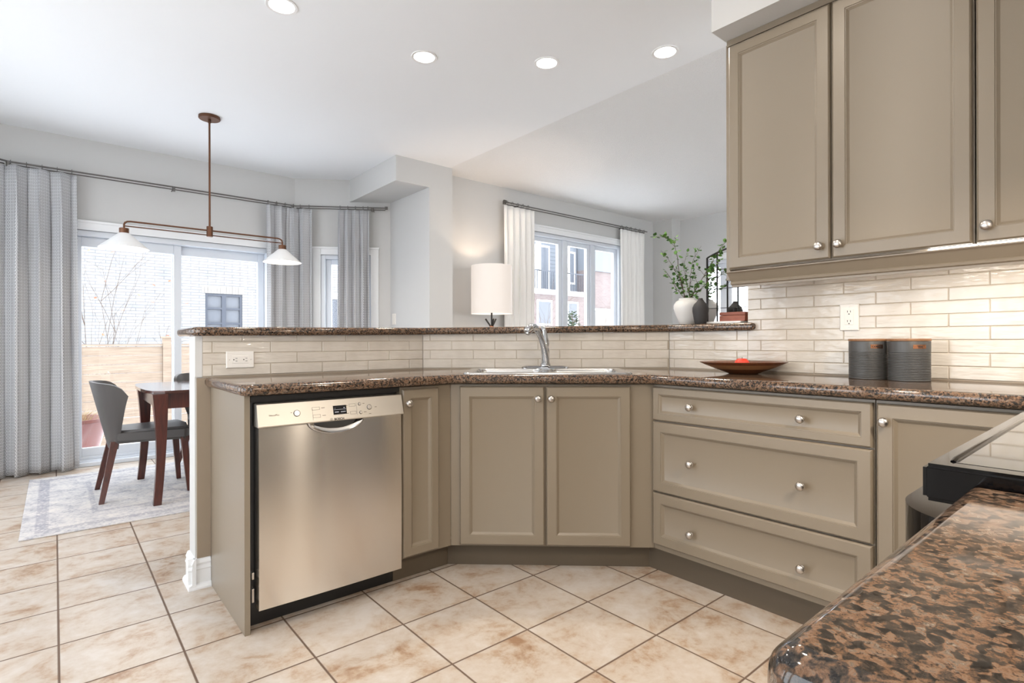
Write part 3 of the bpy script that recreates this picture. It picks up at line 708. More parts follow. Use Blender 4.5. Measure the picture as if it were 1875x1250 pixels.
# ---------------------------------------------------------------- sink and faucet
t = thing('kitchen_sink', 'stainless double bowl sink set into the granite in front of the faucet', 'sink', (SC_C.x, SC_C.y, ZC), SANG)
def rrect(x0, x1, y0, y1, r, n=5):
    out = []
    for (cx, cy, a0) in ((x1 - r, y1 - r, 0), (x0 + r, y1 - r, 90), (x0 + r, y0 + r, 180), (x1 - r, y0 + r, 270)):
        out += arc(cx, cy, r, a0, a0 + 90, n)
    return out
bm = B()
def ring(pts, z): return [bm.verts.new((p[0], p[1], z)) for p in pts]
def bridge(a, b):
    n = len(a)
    for i in range(n): bm.faces.new((a[i], a[(i + 1) % n], b[(i + 1) % n], b[i]))
# rim: slab with two holes
outer = rrect(-SW / 2, SW / 2, -SD / 2, SD / 2, 0.04)
holes = [(-SW / 2 + .035, -0.018, -SD / 2 + .035, SD / 2 - .10), (0.018, SW / 2 - .035, -SD / 2 + .035, SD / 2 - .10)]
def rim_side(zt):
    edges = []
    for loop in [outer] + [rrect(*h, 0.05) for h in holes]:
        vs = ring(loop, zt); edges += [bm.edges.new((vs[i], vs[(i + 1) % len(vs)])) for i in range(len(vs))]
    bmesh.ops.triangle_fill(bm, edges=edges, use_beauty=True, use_dissolve=False)
rim_side(0.007)
a = ring(outer, 0.007); b = ring(rrect(-SW / 2 - .004, SW / 2 + .004, -SD / 2 - .004, SD / 2 + .004, 0.042), 0.003); c = ring(rrect(-SW / 2 - .005, SW / 2 + .005, -SD / 2 - .005, SD / 2 + .005, 0.042), 0.0005)
bridge(a, b); bridge(b, c)
bmesh.ops.remove_doubles(bm, verts=bm.verts, dist=1e-5)
obj('rim', bm, M['sinksteel'], t, smooth=0.6)
for h in holes:
    bm = B(); prev = None
    for (ins, z) in ((0, 0.007), (0.003, 0.002), (0.006, -0.01), (0.012, -0.13), (0.035, -0.165), (0.10, -0.175)):
        v = ring(rrect(h[0] + ins, h[1] - ins, h[2] + ins, h[3] - ins, max(0.05 - ins * .2, .02)), z)
        if prev: bridge(prev, v)
        prev = v
    bm.faces.new(prev)
    o = obj('bowl', bm, M['sinksteel'], t, smooth=0.8)
    bm = B(); lathe(bm, [(0.045, 0.002), (0.04, 0.004), (0.03, 0.001), (0.005, 0.0)], 20, ((h[0] + h[1]) / 2, (h[2] + h[3]) / 2, -0.176)); obj('drain', bm, M['chrome'], o, smooth=0.8)
# faucet
fy = SD / 2 - 0.048
fl = sw(0, fy, ZC + 0.0075)
t = thing('kitchen_faucet', 'chrome single-lever faucet behind the double sink', 'faucet', fl, SANG)
bm = B(); 
for sgn in (1,):
    v1 = [bm.verts.new((p[0], p[1], 0)) for p in rrect(-0.13, 0.13, -0.03, 0.03, 0.029)]
    v2 = [bm.verts.new((p[0], p[1], 0.008)) for p in rrect(-0.13, 0.13, -0.03, 0.03, 0.029)]
    v3 = [bm.verts.new((p[0], p[1], 0.014)) for p in rrect(-0.11, 0.11, -0.022, 0.022, 0.021)]
    for aa, cc in ((v1, v2), (v2, v3)):
        n = len(aa)
        for i in range(n): bm.faces.new((aa[i], aa[(i + 1) % n], cc[(i + 1) % n], cc[i]))
    bm.faces.new(v3); bm.faces.new(v1[::-1])
obj('deck_plate', bm, M['chrome'], t, smooth=0.7)
bm = B(); lathe(bm, [(0.030, 0.013), (0.029, 0.022), (0.024, 0.030), (0.0225, 0.075), (0.024, 0.09), (0.021, 0.105), (0.014, 0.118), (0.004, 0.122)], 24); obj('body', bm, M['chrome'], t, smooth=0.8)
bm = B(); pth = bez((0.004, -0.005, 0.03), (-0.006, -0.05, 0.13), (-0.03, -0.09, 0.19), (-0.055, -0.13, 0.215), 12)
tube(bm, pth, [0.019, 0.019, 0.0185, 0.018, 0.0175, 0.0165, 0.016, 0.0155, 0.0155, 0.0155, 0.016, 0.016, 0.016], 14); obj('spout', bm, M['chrome'], t, smooth=0.8)
bm = B(); tube(bm, [(-0.048, -0.118, 0.210), (-0.060, -0.138, 0.218), (-0.075, -0.160, 0.217), (-0.090, -0.178, 0.207), (-0.098, -0.186, 0.192)], [0.0165, 0.021, 0.023, 0.0225, 0.019], 16); tube(bm, [(-0.092, -0.18, 0.196), (-0.096, -0.185, 0.183)], [0.012, 0.011], 12)
obj('spray_head', bm, M['chrome'], t, smooth=0.8)
bm = B(); tube(bm, [(0.002, 0.0, 0.105), (0.004, 0.004, 0.135), (0.002, 0.012, 0.165), (-0.004, 0.02, 0.20), (-0.014, 0.03, 0.225), (-0.018, 0.034, 0.232)], [0.016, 0.018, 0.013, 0.012, 0.013, 0.007], 14); obj('lever', bm, M['chrome'], t, smooth=0.8)

# ---------------------------------------------------------------- dishwasher
t = thing('dishwasher', 'stainless steel front dishwasher under the left end of the counter', 'dishwasher', (0.573, 2.13, 0), 0)
W = 0.584
bm = B(); bx(bm, -0.021, W + .005, 0.055, 0.56, 0.09, 0.876); bx(bm, -0.021, W + .003, 0.085, 0.10, 0.001, 0.09); bx(bm, -0.021, W + .005, 0.02, 0.055, 0.857, 0.876); bx(bm, -0.021, -.014, .03, .06, 0.09, .857)
obj('tub', bm, M['dark'], t)
# curved door front
bm = B(); nx, nz = 24, 20
def dfront(i, j): 
    u = i / nx; v = j / nz; xx = u * W; zz = 0.088 + v * (0.765 - 0.088)
    yy = -0.004 - 0.004 * math.sin(PI * u) - 0.003 * math.sin(PI * v) 
    cx_ = (xx - W / 2) / 0.115; pz = (0.765 - zz) / 0.052
    rr = cx_ * cx_ + pz * pz
    return (xx, yy, zz)
vg = [[bm.verts.new(dfront(i, j)) for j in range(nz + 1)] for i in range(nx + 1)]
for i in range(nx):
    for j in range(nz): bm.faces.new((vg[i][j], vg[i + 1][j], vg[i + 1][j + 1], vg[i][j + 1]))
bo = [vg[i][0] for i in range(nx + 1)] + [vg[nx][j] for j in range(1, nz + 1)] + [vg[i][nz] for i in range(nx - 1, -1, -1)] + [vg[0][j] for j in range(nz - 1, 0, -1)]
bk = [bm.verts.new((v.co.x, 0.045, v.co.z)) for v in bo]; n = len(bo)
for i in range(n): bm.faces.new((bo[i], bo[(i + 1) % n], bk[(i + 1) % n], bk[i]))
bm.faces.new(bk[::-1])
dd = obj('door', bm, M['steel'], t, smooth=0.6)
# scooped grip below the control panel
bm = B(); K = 20; Rr = 0.117
outer_ = [(W / 2 + Rr * math.cos(PI + PI * k / K), 0.767 + 0.056 * math.sin(PI + PI * k / K)) for k in range(K + 1)]
v0 = [bm.verts.new((x, -0.0125, z)) for x, z in outer_]
v1 = [bm.verts.new((W / 2 + (x - W / 2) * .95, -0.0165, 0.767 + (z - .767) * .93)) for x, z in outer_]
v2 = [bm.verts.new((W / 2 + (x - W / 2) * .88, -0.0140, 0.767 + (z - .767) * .82)) for x, z in outer_]
v3 = [bm.verts.new((W / 2 + (x - W / 2) * .6, -0.0125, 0.767 + (z - .767) * .45)) for x, z in outer_]
for p_, q_ in ((v0, v1), (v1, v2), (v2, v3)):
    for k in range(K): bm.faces.new((p_[k], p_[k + 1], q_[k + 1], q_[k]))
bm.faces.new(v3)
obj('grip', bm, M['chrome'], dd, smooth=0.9)
# control panel: slanted
PT, PBt = 0.847, 0.762
bm = B(); pr_ = [(0.045, PT), (0.004, PT), (0.0, PT - .002), (-0.021, PBt + .004), (-0.020, PBt), (0.045, PBt)]
a = [bm.verts.new((-0.006, y, z)) for y, z in pr_]; b = [bm.verts.new((W + .003, y, z)) for y, z in pr_]
bm.faces.new(a); bm.faces.new(b[::-1])
for i in range(len(pr_)): bm.faces.new((a[i], a[(i + 1) % len(pr_)], b[(i + 1) % len(pr_)], b[i]))
cpn = obj('control_panel', bm, M['steelpanel'], t, bevel=0.0008)
def cp_y(z): return -0.021 + (z - (PBt + .004)) / (PT - .002 - PBt - .004) * 0.021
SLA = math.atan2(0.021, PT - .002 - PBt - .004)
def on_panel(bm_, x, z, lift=0.0006):
    """place a mesh drawn in local x/z (y=0 front) on the slanted panel"""
    bm_.transform(Matrix.Translation((x, cp_y(z) - lift, z)) @ Matrix.Rotation(-SLA, 4, 'X')); return bm_
def flat(w_, h_, d_=0.0008): b_ = B(); bx(b_, -w_ / 2, w_ / 2, 0, d_, -h_ / 2, h_ / 2); return b_
def outline(w_, h_, th=0.0008):
    b_ = B(); bx(b_, -w_ / 2, w_ / 2, 0, .0006, h_ / 2 - th, h_ / 2); bx(b_, -w_ / 2, w_ / 2, 0, .0006, -h_ / 2, -h_ / 2 + th); bx(b_, -w_ / 2, -w_ / 2 + th, 0, .0006, -h_ / 2, h_ / 2); bx(b_, w_ / 2 - th, w_ / 2, 0, .0006, -h_ / 2, h_ / 2); return b_
def px2x(px): return on_line(px, (0, 2.12), (0, 1))[0] - 0.573
PXS = W / (732 - 468)
def pan(px, py):
    """panel position for an image point, from the plane of the panel"""
    d_ = ray(px, py); y_ = 2.118; t_ = y_ / d_.y; return d_.x * t_ - 0.573, CAMH + d_.z * t_
x_, z_ = pan(622.5, 750); ds = obj('display', on_panel(flat(0.055, 0.036), x_ , z_, 0.001), M['display'], cpn)
b_ = B()
for (dx, dz, ww, hh) in ((0, 0.002, 0.05, 0.0012), (-0.014, -0.008, 0.016, 0.003), (0.013, -0.008, 0.020, 0.003), (0.018, 0.008, 0.006, 0.003), (-0.02, 0.008, 0.002, 0.002)):
    bx(b_, dx - ww / 2, dx + ww / 2, 0, 0.0004, dz - hh / 2, dz + hh / 2)
obj('readout', on_panel(b_, x_, z_, 0.0016), M['icon'], ds)
for (px, py, r_) in ((543.8, 756.5, 0.0115), (659, 739.5, 0.0055), (660, 754.5, 0.0055), (676.3, 745, 0.0095)):
    x_, z_ = pan(px, py); b_ = B(); lathe(b_, [(r_ + .0013, 0), (r_ + .0013, -0.0012), (r_, -0.0014)], 20, axis='Y'); obj('button_ring', on_panel(b_, x_, z_, 0), M['ink'], cpn)
    b_ = B(); lathe(b_, [(r_, 0), (r_, -0.0030), (r_ * .85, -0.0038)], 20, axis='Y'); obj('button', on_panel(b_, x_, z_, 0), M['nickel'], cpn)
b_ = B(); tmp = []
for (px, py, ww, hh) in ((579, 748, 0.030, 0.011), (579.5, 761.5, 0.030, 0.0115), (645.5, 741.5, 0.027, 0.011), (646.5, 755, 0.026, 0.0115)):
    x_, z_ = pan(px, py); obj('key_outline', on_panel(outline(ww, hh), x_, z_, 0.0004), M['ink'], cpn)
for (px, py, ww, hh) in ((572.5, 759, 0.0006, 0.045), (653.3, 748, 0.0006, 0.05)):
    x_, z_ = pan(px, py); obj('divider_line', on_panel(flat(ww, hh, .0004), x_, z_, 0.0004), M['ink'], cpn)
def text_bm(body, size, depth=0.0004, bold=0.0, align='CENTER'):
    cu = bpy.data.curves.new('t', 'FONT'); cu.body = body; cu.size = size; cu.extrude = depth / 2; cu.align_x = align; cu.align_y = 'CENTER'; cu.offset = bold
    o_ = bpy.data.objects.new('t', cu); COL.objects.link(o_); dg = bpy.context.evaluated_depsgraph_get(); dg.update()
    me_ = bpy.data.meshes.new_from_object(o_.evaluated_get(dg)); b2 = B(); b2.from_mesh(me_); bpy.data.objects.remove(o_); bpy.data.meshes.remove(me_)
    b2.transform(Matrix.Rotation(PI / 2, 4, 'X')); return b2
x_, z_ = pan(619.8, 766.2)
obj('lettering', on_panel(text_bm('BOSCH', 0.0125, bold=0.0004), x_, z_, 0.0006), M['ink'], cpn)
x_, z_ = pan(605.5, 767.3); b_ = B(); lathe(b_, [(0.0052, 0), (0.0052, -0.0005), (0.0044, -0.0005), (0.0044, 0)], 20, axis='Y', close=False); bx(b_, -0.0019, -0.0013, -0.0005, 0, -0.0035, 0.0035); bx(b_, 0.0013, 0.0019, -0.0005, 0, -0.0035, 0.0035); bx(b_, -0.0019, 0.0019, -0.0005, 0, -0.0003, 0.0003)
obj('emblem', on_panel(b_, x_, z_, 0), M['ink'], cpn)
x_, z_ = pan(502, 760.2); obj('lettering', on_panel(text_bm('SilencePlus', 0.0085), x_, z_, 0.0006), M['greyprint'], cpn)
for (px, py, ww) in ((592, 746.5, 0.014), (593, 760, 0.014), (634, 742.5, 0.014), (635.5, 756.2, 0.012), (533.8, 755.5, 0.005), (666.5, 738.5, 0.008), (668, 753.5, 0.012), (688, 744.5, 0.009), (676.5, 756.5, 0.010)):
    x_, z_ = pan(px, py); obj('key_mark', on_panel(flat(ww, 0.0022, .0004), x_, z_, 0.0004), M['greyprint'], cpn)
for z0, z1 in ((0.115, 0.165), (0.20, 0.225)): bm = B(); bx(bm, -0.018, -0.010, 0.02, 0.05, z0, z1); obj('door_hinge', bm, M['nickel'], t, bevel=0.001)

# ---------------------------------------------------------------- outlets
def outlet(loc, rz, horizontal, label):
    t = thing('wall_outlet', label, 'outlet', loc, rz)
    w_, h_ = (0.118, 0.076) if horizontal else (0.076, 0.118)
    bm = B(); rect_loops(bm, w_, h_, [(0, 0), (0, -0.003), (0.003, -0.006)]); bm.transform(Matrix.Translation((-w_ / 2, 0, -h_ / 2))); obj('cover_plate', bm, M['plate'], t)
    iw, ih = (0.068, 0.034) if horizontal else (0.034, 0.068)
    bm = B(); bx(bm, -iw / 2, iw / 2, -0.0075, -0.005, -ih / 2, ih / 2); ins = obj('receptacle', bm, M['plate'], t, bevel=0.0008)
    for c_ in (-0.021, 0.021):
        bm = B()
        for (a_, b2, ww, hh) in ((-0.006, 0.004, 0.002, 0.008), (0.006, 0.004, 0.002, 0.008), (0.0, -0.007, 0.0045, 0.0045)):
            if horizontal: bx(bm, c_ + b2 - hh / 2 + .0, c_ + b2 + hh / 2, -0.0082, -0.007, a_ - ww / 2, a_ + ww / 2)
            else: bx(bm, a_ - ww / 2, a_ + ww / 2, -0.0082, -0.007, c_ + b2 - hh / 2, c_ + b2 + hh / 2)
        obj('socket_slots', bm, M['slot'], ins)
    for c_ in (-1, 1):
        bm = B()
        k = (c_ * (w_ / 2 - .014), 0) if horizontal else (0, c_ * (h_ / 2 - .014))
        lathe(bm, [(0.0025, 0), (0.0022, -0.001)], 10, (k[0], -0.0058, k[1]), 'Y')
        obj('screw', bm, M['nickel'], t)
outlet((0.651, WY - 0.0012, 0.996), 0, True, 'horizontal white outlet on the tiles above the dishwasher')
outlet((WX - 0.0012, 0.876, 1.180), -PI / 2, False, 'upright white outlet on the tiles above the canisters')
t = thing('light_switch', 'small white light switch on the pillar side behind the curtain end', 'switch', (2.8345, 5.36, 1.32), -PI / 2)
bm = B(); rect_loops(bm, 0.076, 0.118, [(0, 0), (0, -0.003), (0.003, -0.006)]); bm.transform(Matrix.Translation((-.038, 0, -.059))); obj('cover_plate', bm, M['plate'], t)
bm = B(); bx(bm, -0.016, 0.016, -0.009, -0.005, -0.033, 0.033); obj('rocker', bm, M['plate'], t, bevel=0.001)

# ---------------------------------------------------------------- canisters, bowl, fruit
def canister(loc, name_text, label):
    t = thing('canister', label, 'canister', loc, math.radians(-47))
    prof = [(0.066, 0.0)]
    z = 0.006; prof.append((0.068, 0.002))
    while z < 0.108:
        prof += [(0.0680, z), (0.0664, z + 0.0018), (0.0680, z + 0.0036)]; z += 0.0062
    prof += [(0.068, 0.112), (0.068, 0.150), (0.0675, 0.152), (0.062, 0.152)]
    bm = B(); lathe(bm, prof, 48); obj('tin', bm, M['canister'], t, smooth=0.7)
    bm = B(); lathe(bm, [(0.060, 0.146), (0.060, 0.1525), (0.0685, 0.1525), (0.0695, 0.154), (0.0695, 0.160), (0.068, 0.162), (0.001, 0.162)], 48); obj('lid', bm, M['acacia'], t, smooth=0.5)
    # label holder bent round the tin, facing the room
    bm = B()
    def patch(a0, a1, z0, z1, r, n=8):
        o = [[bm.verts.new((r * math.sin(a0 + (a1 - a0) * i / n), -r * math.cos(a0 + (a1 - a0) * i / n), zz)) for zz in (z0, z1)] for i in range(n + 1)]
        for i in range(n): bm.faces.new((o[i][0], o[i + 1][0], o[i + 1][1], o[i][1]))
    patch(-0.33, 0.33, 0.124, 0.139, 0.0688)
    lh = obj('label_plate', bm, M['copper'], t); md = lh.modifiers.new('s', 'SOLIDIFY'); md.thickness = 0.0012
    b2 = text_bm(name_text, 0.0105, 0.0006, 0.0002)
    for v in b2.verts:
        a_ = v.co.x / 0.0695; r_ = 0.0697 - v.co.y * 1.0; v.co = Vector((r_ * math.sin(a_), -r_ * math.cos(a_), v.co.z + 0.131))
    obj('lettering', b2, M['ink'], lh)
    return t
canister((2.538, 0.838 - 0.078, ZC), 'COFFEE', 'ribbed charcoal canister with wooden lid, nearer the fruit bowl')
canister((2.527, 0.618, ZC), 'TEA', 'ribbed charcoal canister with wooden lid, farther from the fruit bowl')
# oval wooden bowl
t_loc = (2.50, 1.265, ZC + 0.0)
bm = B(); seg = 48
def oval(r, z, th=0): return [(r * 1.0 * math.cos(2 * PI * k / seg), 0.72 * r * math.sin(2 * PI * k / seg), z) for k in range(seg)]
prof = [(0.065, 0.0), (0.075, 0.003), (0.125, 0.022), (0.175, 0.042), (0.200, 0.053), (0.202, 0.056), (0.196, 0.056), (0.168, 0.047), (0.12, 0.030), (0.07, 0.012), (0.01, 0.010)]
rings = [[bm.verts.new(p) for p in oval(r, z)] for r, z in prof]
for k, (a, b) in enumerate(zip(rings, rings[1:])):
    for i in range(seg):
        f = bm.faces.new((a[i], a[(i + 1) % seg], b[(i + 1) % seg], b[i])); f.material_index = 1 if k == 2 else 0
bm.faces.new(rings[0]); bm.faces.new(rings[-1])
bm.transform(Matrix.Translation(t_loc) @ Matrix.Rotation(math.radians(-40), 4, 'Z'))
o = obj('wooden_bowl', bm, [M['bowlwood'], M['bowlband']], smooth=0.8); tag(o, 'shallow dark wooden bowl with a pale band on the granite counter', 'bowl')
t = thing('peach', 'bright red-orange fruit lying in the wooden bowl', 'fruit', (2.50 , 1.272, ZC + 0.012))
bm = B(); bmesh.ops.create_uvsphere(bm, u_segments=24, v_segments=16, radius=0.034)
for v in bm.verts:
    v.co.z *= 0.93; rr = math.hypot(v.co.x, v.co.y); v.co.z -= 0.010 * max(0, 1 - rr / 0.016) * (1 if v.co.z > 0 else -.4); v.co.z += 0.0315
obj('flesh', bm, M['peach'], t, smooth=3.2)
bm = B(); tube(bm, [(0, 0, 0.052), (0.002, 0, 0.064)], 0.0015, 6); obj('stem', bm, M['twig'], t)

# ---------------------------------------------------------------- range
t = thing('kitchen_range', 'black freestanding range with glass cooktop in the right foreground', 'stove', (0.768, 0, 0))
bm = B(); bx(bm, 0.003, 0.757, -0.49, 0.128, 0.02, 0.885); obj('body', bm, M['blackgloss'], t)
bm = B(); v = bx(bm, 0, 0.760, -0.49, 0.176, 0.893, 0.936); bmesh.ops.bevel(bm, geom=list(bm.edges), offset=0.005, segments=3, affect='EDGES')

obj('cooktop_rim', bm, M['blackgloss'], t, smooth=0.6)
bm = B(); bx(bm, 0.030, 0.730, -0.452, 0.150, 0.935, 0.9364); ck = obj('glass_top', bm, M['cooktop'], t)
for (cx_, cy_, r_) in ((0.19, -0.01, 0.10), (0.19, -0.30, 0.075), (0.56, -0.01, 0.075), (0.56, -0.30, 0.10)):
    bm = B()
    for rr in (r_, r_ * .66): lathe(bm, [(rr, 0.9363), (rr, 0.9367), (rr + .0022, 0.9367), (rr + .0022, 0.9363)], 48, (cx_, cy_, 0), close=False)
    obj('burner_ring', bm, M['ringmark'], ck)
bm = B(); tube(bm, [(0.034, 0.1535, 0.9345), (0.05, 0.1535, 0.9365), (0.71, 0.1535, 0.9365), (0.726, 0.1535, 0.9345)], 0.0035, 8); obj('front_bead', bm, M['blackgloss'], t, smooth=0.8)
# bowed control front
bm = B(); n = 14
pl_ = [(0.002, 0.128)] + [(0.002 + 0.100 * (1 - math.cos(PI / 2 * i / n)), 0.128 + 0.086 * math.sin(PI / 2 * i / n)) for i in range(n + 1)] + [(0.728 + 0.03 * math.sin(PI / 2 * i / n), 0.128 + 0.086 * math.cos(PI / 2 * i / n)) for i in range(n + 1)]
prism(bm, pl_, 0.79, 0.872); bmesh.ops.bevel(bm, geom=[e for e in bm.edges if abs(e.verts[0].co.z - e.verts[1].co.z) < 1e-4], offset=0.006, segments=3, affect='EDGES')
obj('control_front', bm, M['blackgloss'], t, smooth=0.7)
bm = B(); bx(bm, 0.006, 0.754, 0.129, 0.165, 0.20, 0.79); od = obj('oven_door', bm, M['blackgloss'], t, bevel=0.006)
bm = B(); tube(bm, [(0.05, 0.16, 0.745), (0.052, 0.195, 0.745), (0.09, 0.205, 0.745), (0.67, 0.205, 0.745), (0.708, 0.195, 0.745), (0.71, 0.16, 0.745)], 0.012, 10); obj('handle', bm, M['blackgloss'], od, smooth=0.8)
bm = B(); bx(bm, 0.006, 0.754, 0.129, 0.160, 0.03, 0.19); obj('storage_drawer', bm, M['blackgloss'], t, bevel=0.006)

t = thing('added_range_hood', 'unseen stainless hood added over the range to light the dishwasher front', 'range hood', (1.148, -0.23, 1.62))  # hood invented out of view; its spots make the streak on the steel
bm = B(); prism(bm, [(-.38, -.265), (.38, -.265), (.38, .24), (-.38, .24)], 0.0, 0.06); vv = prism(bm, [(-.38, -.265), (.38, -.265), (.38, .24), (-.38, .24)], 0.06, 0.24)
for v in vv[4:]: v.co.x *= .42; v.co.y = -.265 + (v.co.y + .265) * .55
bx(bm, -.16, .16, -.265, .01, .24, 1.2); obj('canopy', bm, M['steelpanel'], t, bevel=.002)
for x_ in (-.25, .30):
    bm = B(); lathe(bm, [(0.032, 0), (0.030, -0.004), (0.001, -0.004)], 20, (x_, .13, 0)); obj('added_spot_lens', bm, M['canlens'], t)
    area_light('added_hood_glow', (1.148 + x_, -0.10, 1.612), 0.04, ADDED_HOOD if x_ > 0 else 3, WARM)  # added lamps, the stronger one aimed at the steel streak

# ---------------------------------------------------------------- things on the bar
BZ = BARZ + 0.0008
t0 = (2.79, 1.746)
bm = B(); lathe(bm, [(0.040, 0), (0.043, 0.002), (0.052, 0.03), (0.066, 0.065), (0.0745, 0.095), (0.0735, 0.115), (0.062, 0.134), (0.047, 0.143), (0.045, 0.146), (0.046, 0.152), (0.043, 0.153), (0.040, 0.148), (0.04, 0.10), (0.03, 0.02), (0.002, 0.01)], 40, (t0[0], t0[1], BZ))
o = obj('white_vase', bm, M['vasew'], smooth=1.2); tag(o, 'squat glossy white vase holding leafy branches on the bar', 'vase')
bm = B(); lathe(bm, [(0.028, 0), (0.030, 0.002), (0.036, 0.03), (0.0425, 0.07), (0.0425, 0.088), (0.035, 0.106), (0.020, 0.122), (0.012, 0.135), (0.0115, 0.140), (0.009, 0.140), (0.008, 0.12), (0.002, 0.11)], 36, (2.70, 1.607, BZ))
o = obj('black_vase', bm, M['vaseb'], smooth=1.2); tag(o, 'small matte charcoal bottle vase beside the white vase', 'vase')
# leafy branches
rnd = random.Random(11)
t = thing('leafy_branches', 'green leafy branches spreading out of the white vase', 'plant', (t0[0], t0[1], BZ + 0.03))
bw = B(); lv = [B(), B()]; nleaf = 0
RV = Vector((R0.x, R0.y, 0)); DV = Vector((F.x, F.y, 0))
def leaf(bm_, p, d, up, L_):
    d = d.normalized(); s_ = d.cross(up).normalized(); n_ = s_.cross(d)
    outl = [(0, 0), (0.18, 0.30), (0.45, 0.42), (0.72, 0.28), (1.0, 0)]
    c_ = [bm_.verts.new(p + d * (a * L_) + n_ * (0.06 * L_ * math.sin(a * PI))) for a, _ in outl]
    l_ = [bm_.verts.new(p + d * (a * L_) + s_ * (w_ * L_) - n_ * (0.04 * L_)) for a, w_ in outl[1:-1]]
    r_ = [bm_.verts.new(p + d * (a * L_) - s_ * (w_ * L_) - n_ * (0.04 * L_)) for a, w_ in outl[1:-1]]
    for side in (l_, r_):
        seq = [c_[0]] + side + [c_[4]]
        bm_.faces.new((c_[0], side[0], c_[1])); bm_.faces.new((c_[1], side[0], side[1], c_[2])); bm_.faces.new((c_[2], side[1], side[2], c_[3])); bm_.faces.new((c_[3], side[2], c_[4]))
def branch(pts, r0, r1, leaves, lf=0.022, subs=0, start=0.3):
    leaves = int(leaves * 1.9); lf *= 1.15
    e_ = (pts[1] - pts[0]); h_ = Vector((e_.x, e_.y, 0)).normalized() * 0.016; pts = [Vector((0, 0, 0.0)), Vector((h_.x, h_.y, 0.126))] + [p for p in pts[1:] if p.z > 0.135]
    n_ = len(pts); path = []
    for i in range(n_ - 1):
        for k in range(5): path.append(pts[i].lerp(pts[i + 1], k / 5) + Vector((rnd.gauss(0, .0012), rnd.gauss(0, .0012), 0)))
    path.append(pts[-1]); m_ = len(path)
    tube(bw, path, [r0 + (r1 - r0) * i / (m_ - 1) for i in range(m_)], 6)
    for k in range(leaves):
        f_ = start + (1 - start) * (k + rnd.random()) / leaves; i = min(int(f_ * (m_ - 1)), m_ - 2); p = path[i]
        d = Vector((rnd.gauss(0, 1), rnd.gauss(0, 1), rnd.gauss(0.1, .6))).normalized()
        q_ = p + d * 0.008
        tube(bw, [p, q_], 0.0004, 4, False)
        leaf(lv[rnd.random() < .4], q_, d + Vector((0, 0, -.2)), Vector((rnd.gauss(0, .5), rnd.gauss(0, .5), 1)).normalized(), lf * rnd.uniform(.7, 1.25))
    for k in range(subs):
        f_ = rnd.uniform(start, .95); i = min(int(f_ * (m_ - 1)), m_ - 2); p = path[i]; base_d = (path[i + 1] - path[i]).normalized()
        d = (base_d + Vector((rnd.gauss(0, .7), rnd.gauss(0, .7), rnd.gauss(.1, .3)))).normalized(); L_ = rnd.uniform(.035, .085)
        pp = [p, p + d * L_ * .5 + Vector((0, 0, .004)), p + d * L_ + Vector((0, 0, .01))]
        tube(bw, pp, [.0011, .0009, .0005], 5)
        for z_ in range(4):
            b_ = pp[1].lerp(pp[2], z_ / 3); dd_ = (d + Vector((rnd.gauss(0, .8), rnd.gauss(0, .8), rnd.gauss(0, .5)))).normalized()
            leaf(lv[rnd.random() < .4], b_, dd_, Vector((rnd.gauss(0, .5), rnd.gauss(0, .5), 1)).normalized(), lf * rnd.uniform(.55, 1.05))
def bpt(px, py, dz=0.0):
    """a point near the vase plane seen at px,py, pushed dz metres back"""
    base = Vector((t0[0], t0[1], 0)); w_ = base.x * F.x + base.y * F.y + dz - 0.0032 * max(0, px - 1275); r_ = ray(px, py); return Vector((0, 0, CAMH)) + r_ * w_ - Vector(t.location)
O0 = Vector((0, 0, 0.0))
branch([O0, bpt(1252, 535), bpt(1244, 500), bpt(1238, 460, .01), bpt(1232, 440, .02), bpt(1212, 433, .02), bpt(1192, 434, .02)], .0028, .0007, 17, .022, 5, .28)
branch([O0 + Vector((.01, 0, 0)), bpt(1256, 545), bpt(1245, 510, -.03), bpt(1226, 478, -.05), bpt(1210, 458, -.05)], .0022, .0006, 14, .021, 5, .3)
branch([O0 + Vector((0, .01, 0)), bpt(1262, 540), bpt(1264, 505, .02), bpt(1270, 475, .03), bpt(1284, 450, .04)], .0025, .0006, 15, .021, 6, .3)
branch([O0 + Vector((.01, .01, 0)), bpt(1268, 540), bpt(1286, 510, -.01), bpt(1304, 480, -.02), bpt(1318, 455, -.02), bpt(1332, 440, -.02)], .0028, .0007, 18, .022, 6, .25)
branch([O0, bpt(1272, 540), bpt(1292, 520, -.04), bpt(1306, 497, -.06), bpt(1314, 478, -.06)], .0024, .0006, 14, .021, 5, .25)
branch([O0, bpt(1247, 545), bpt(1238, 528), bpt(1230, 512, .01), bpt(1222, 500, .02)], .0018, .0005, 8, .02, 3, .4)
branch([O0, bpt(1258, 545), bpt(1256, 515, .05), bpt(1252, 490, .06), bpt(1251, 476, .06)], .0018, .0005, 8, .019, 2, .4)
obj('twigs', bw, M['twig'], t, smooth=1.0)
for b_, mm in zip(lv, ('leaf', 'leafd')): obj('leaves', b_, M[mm], t)
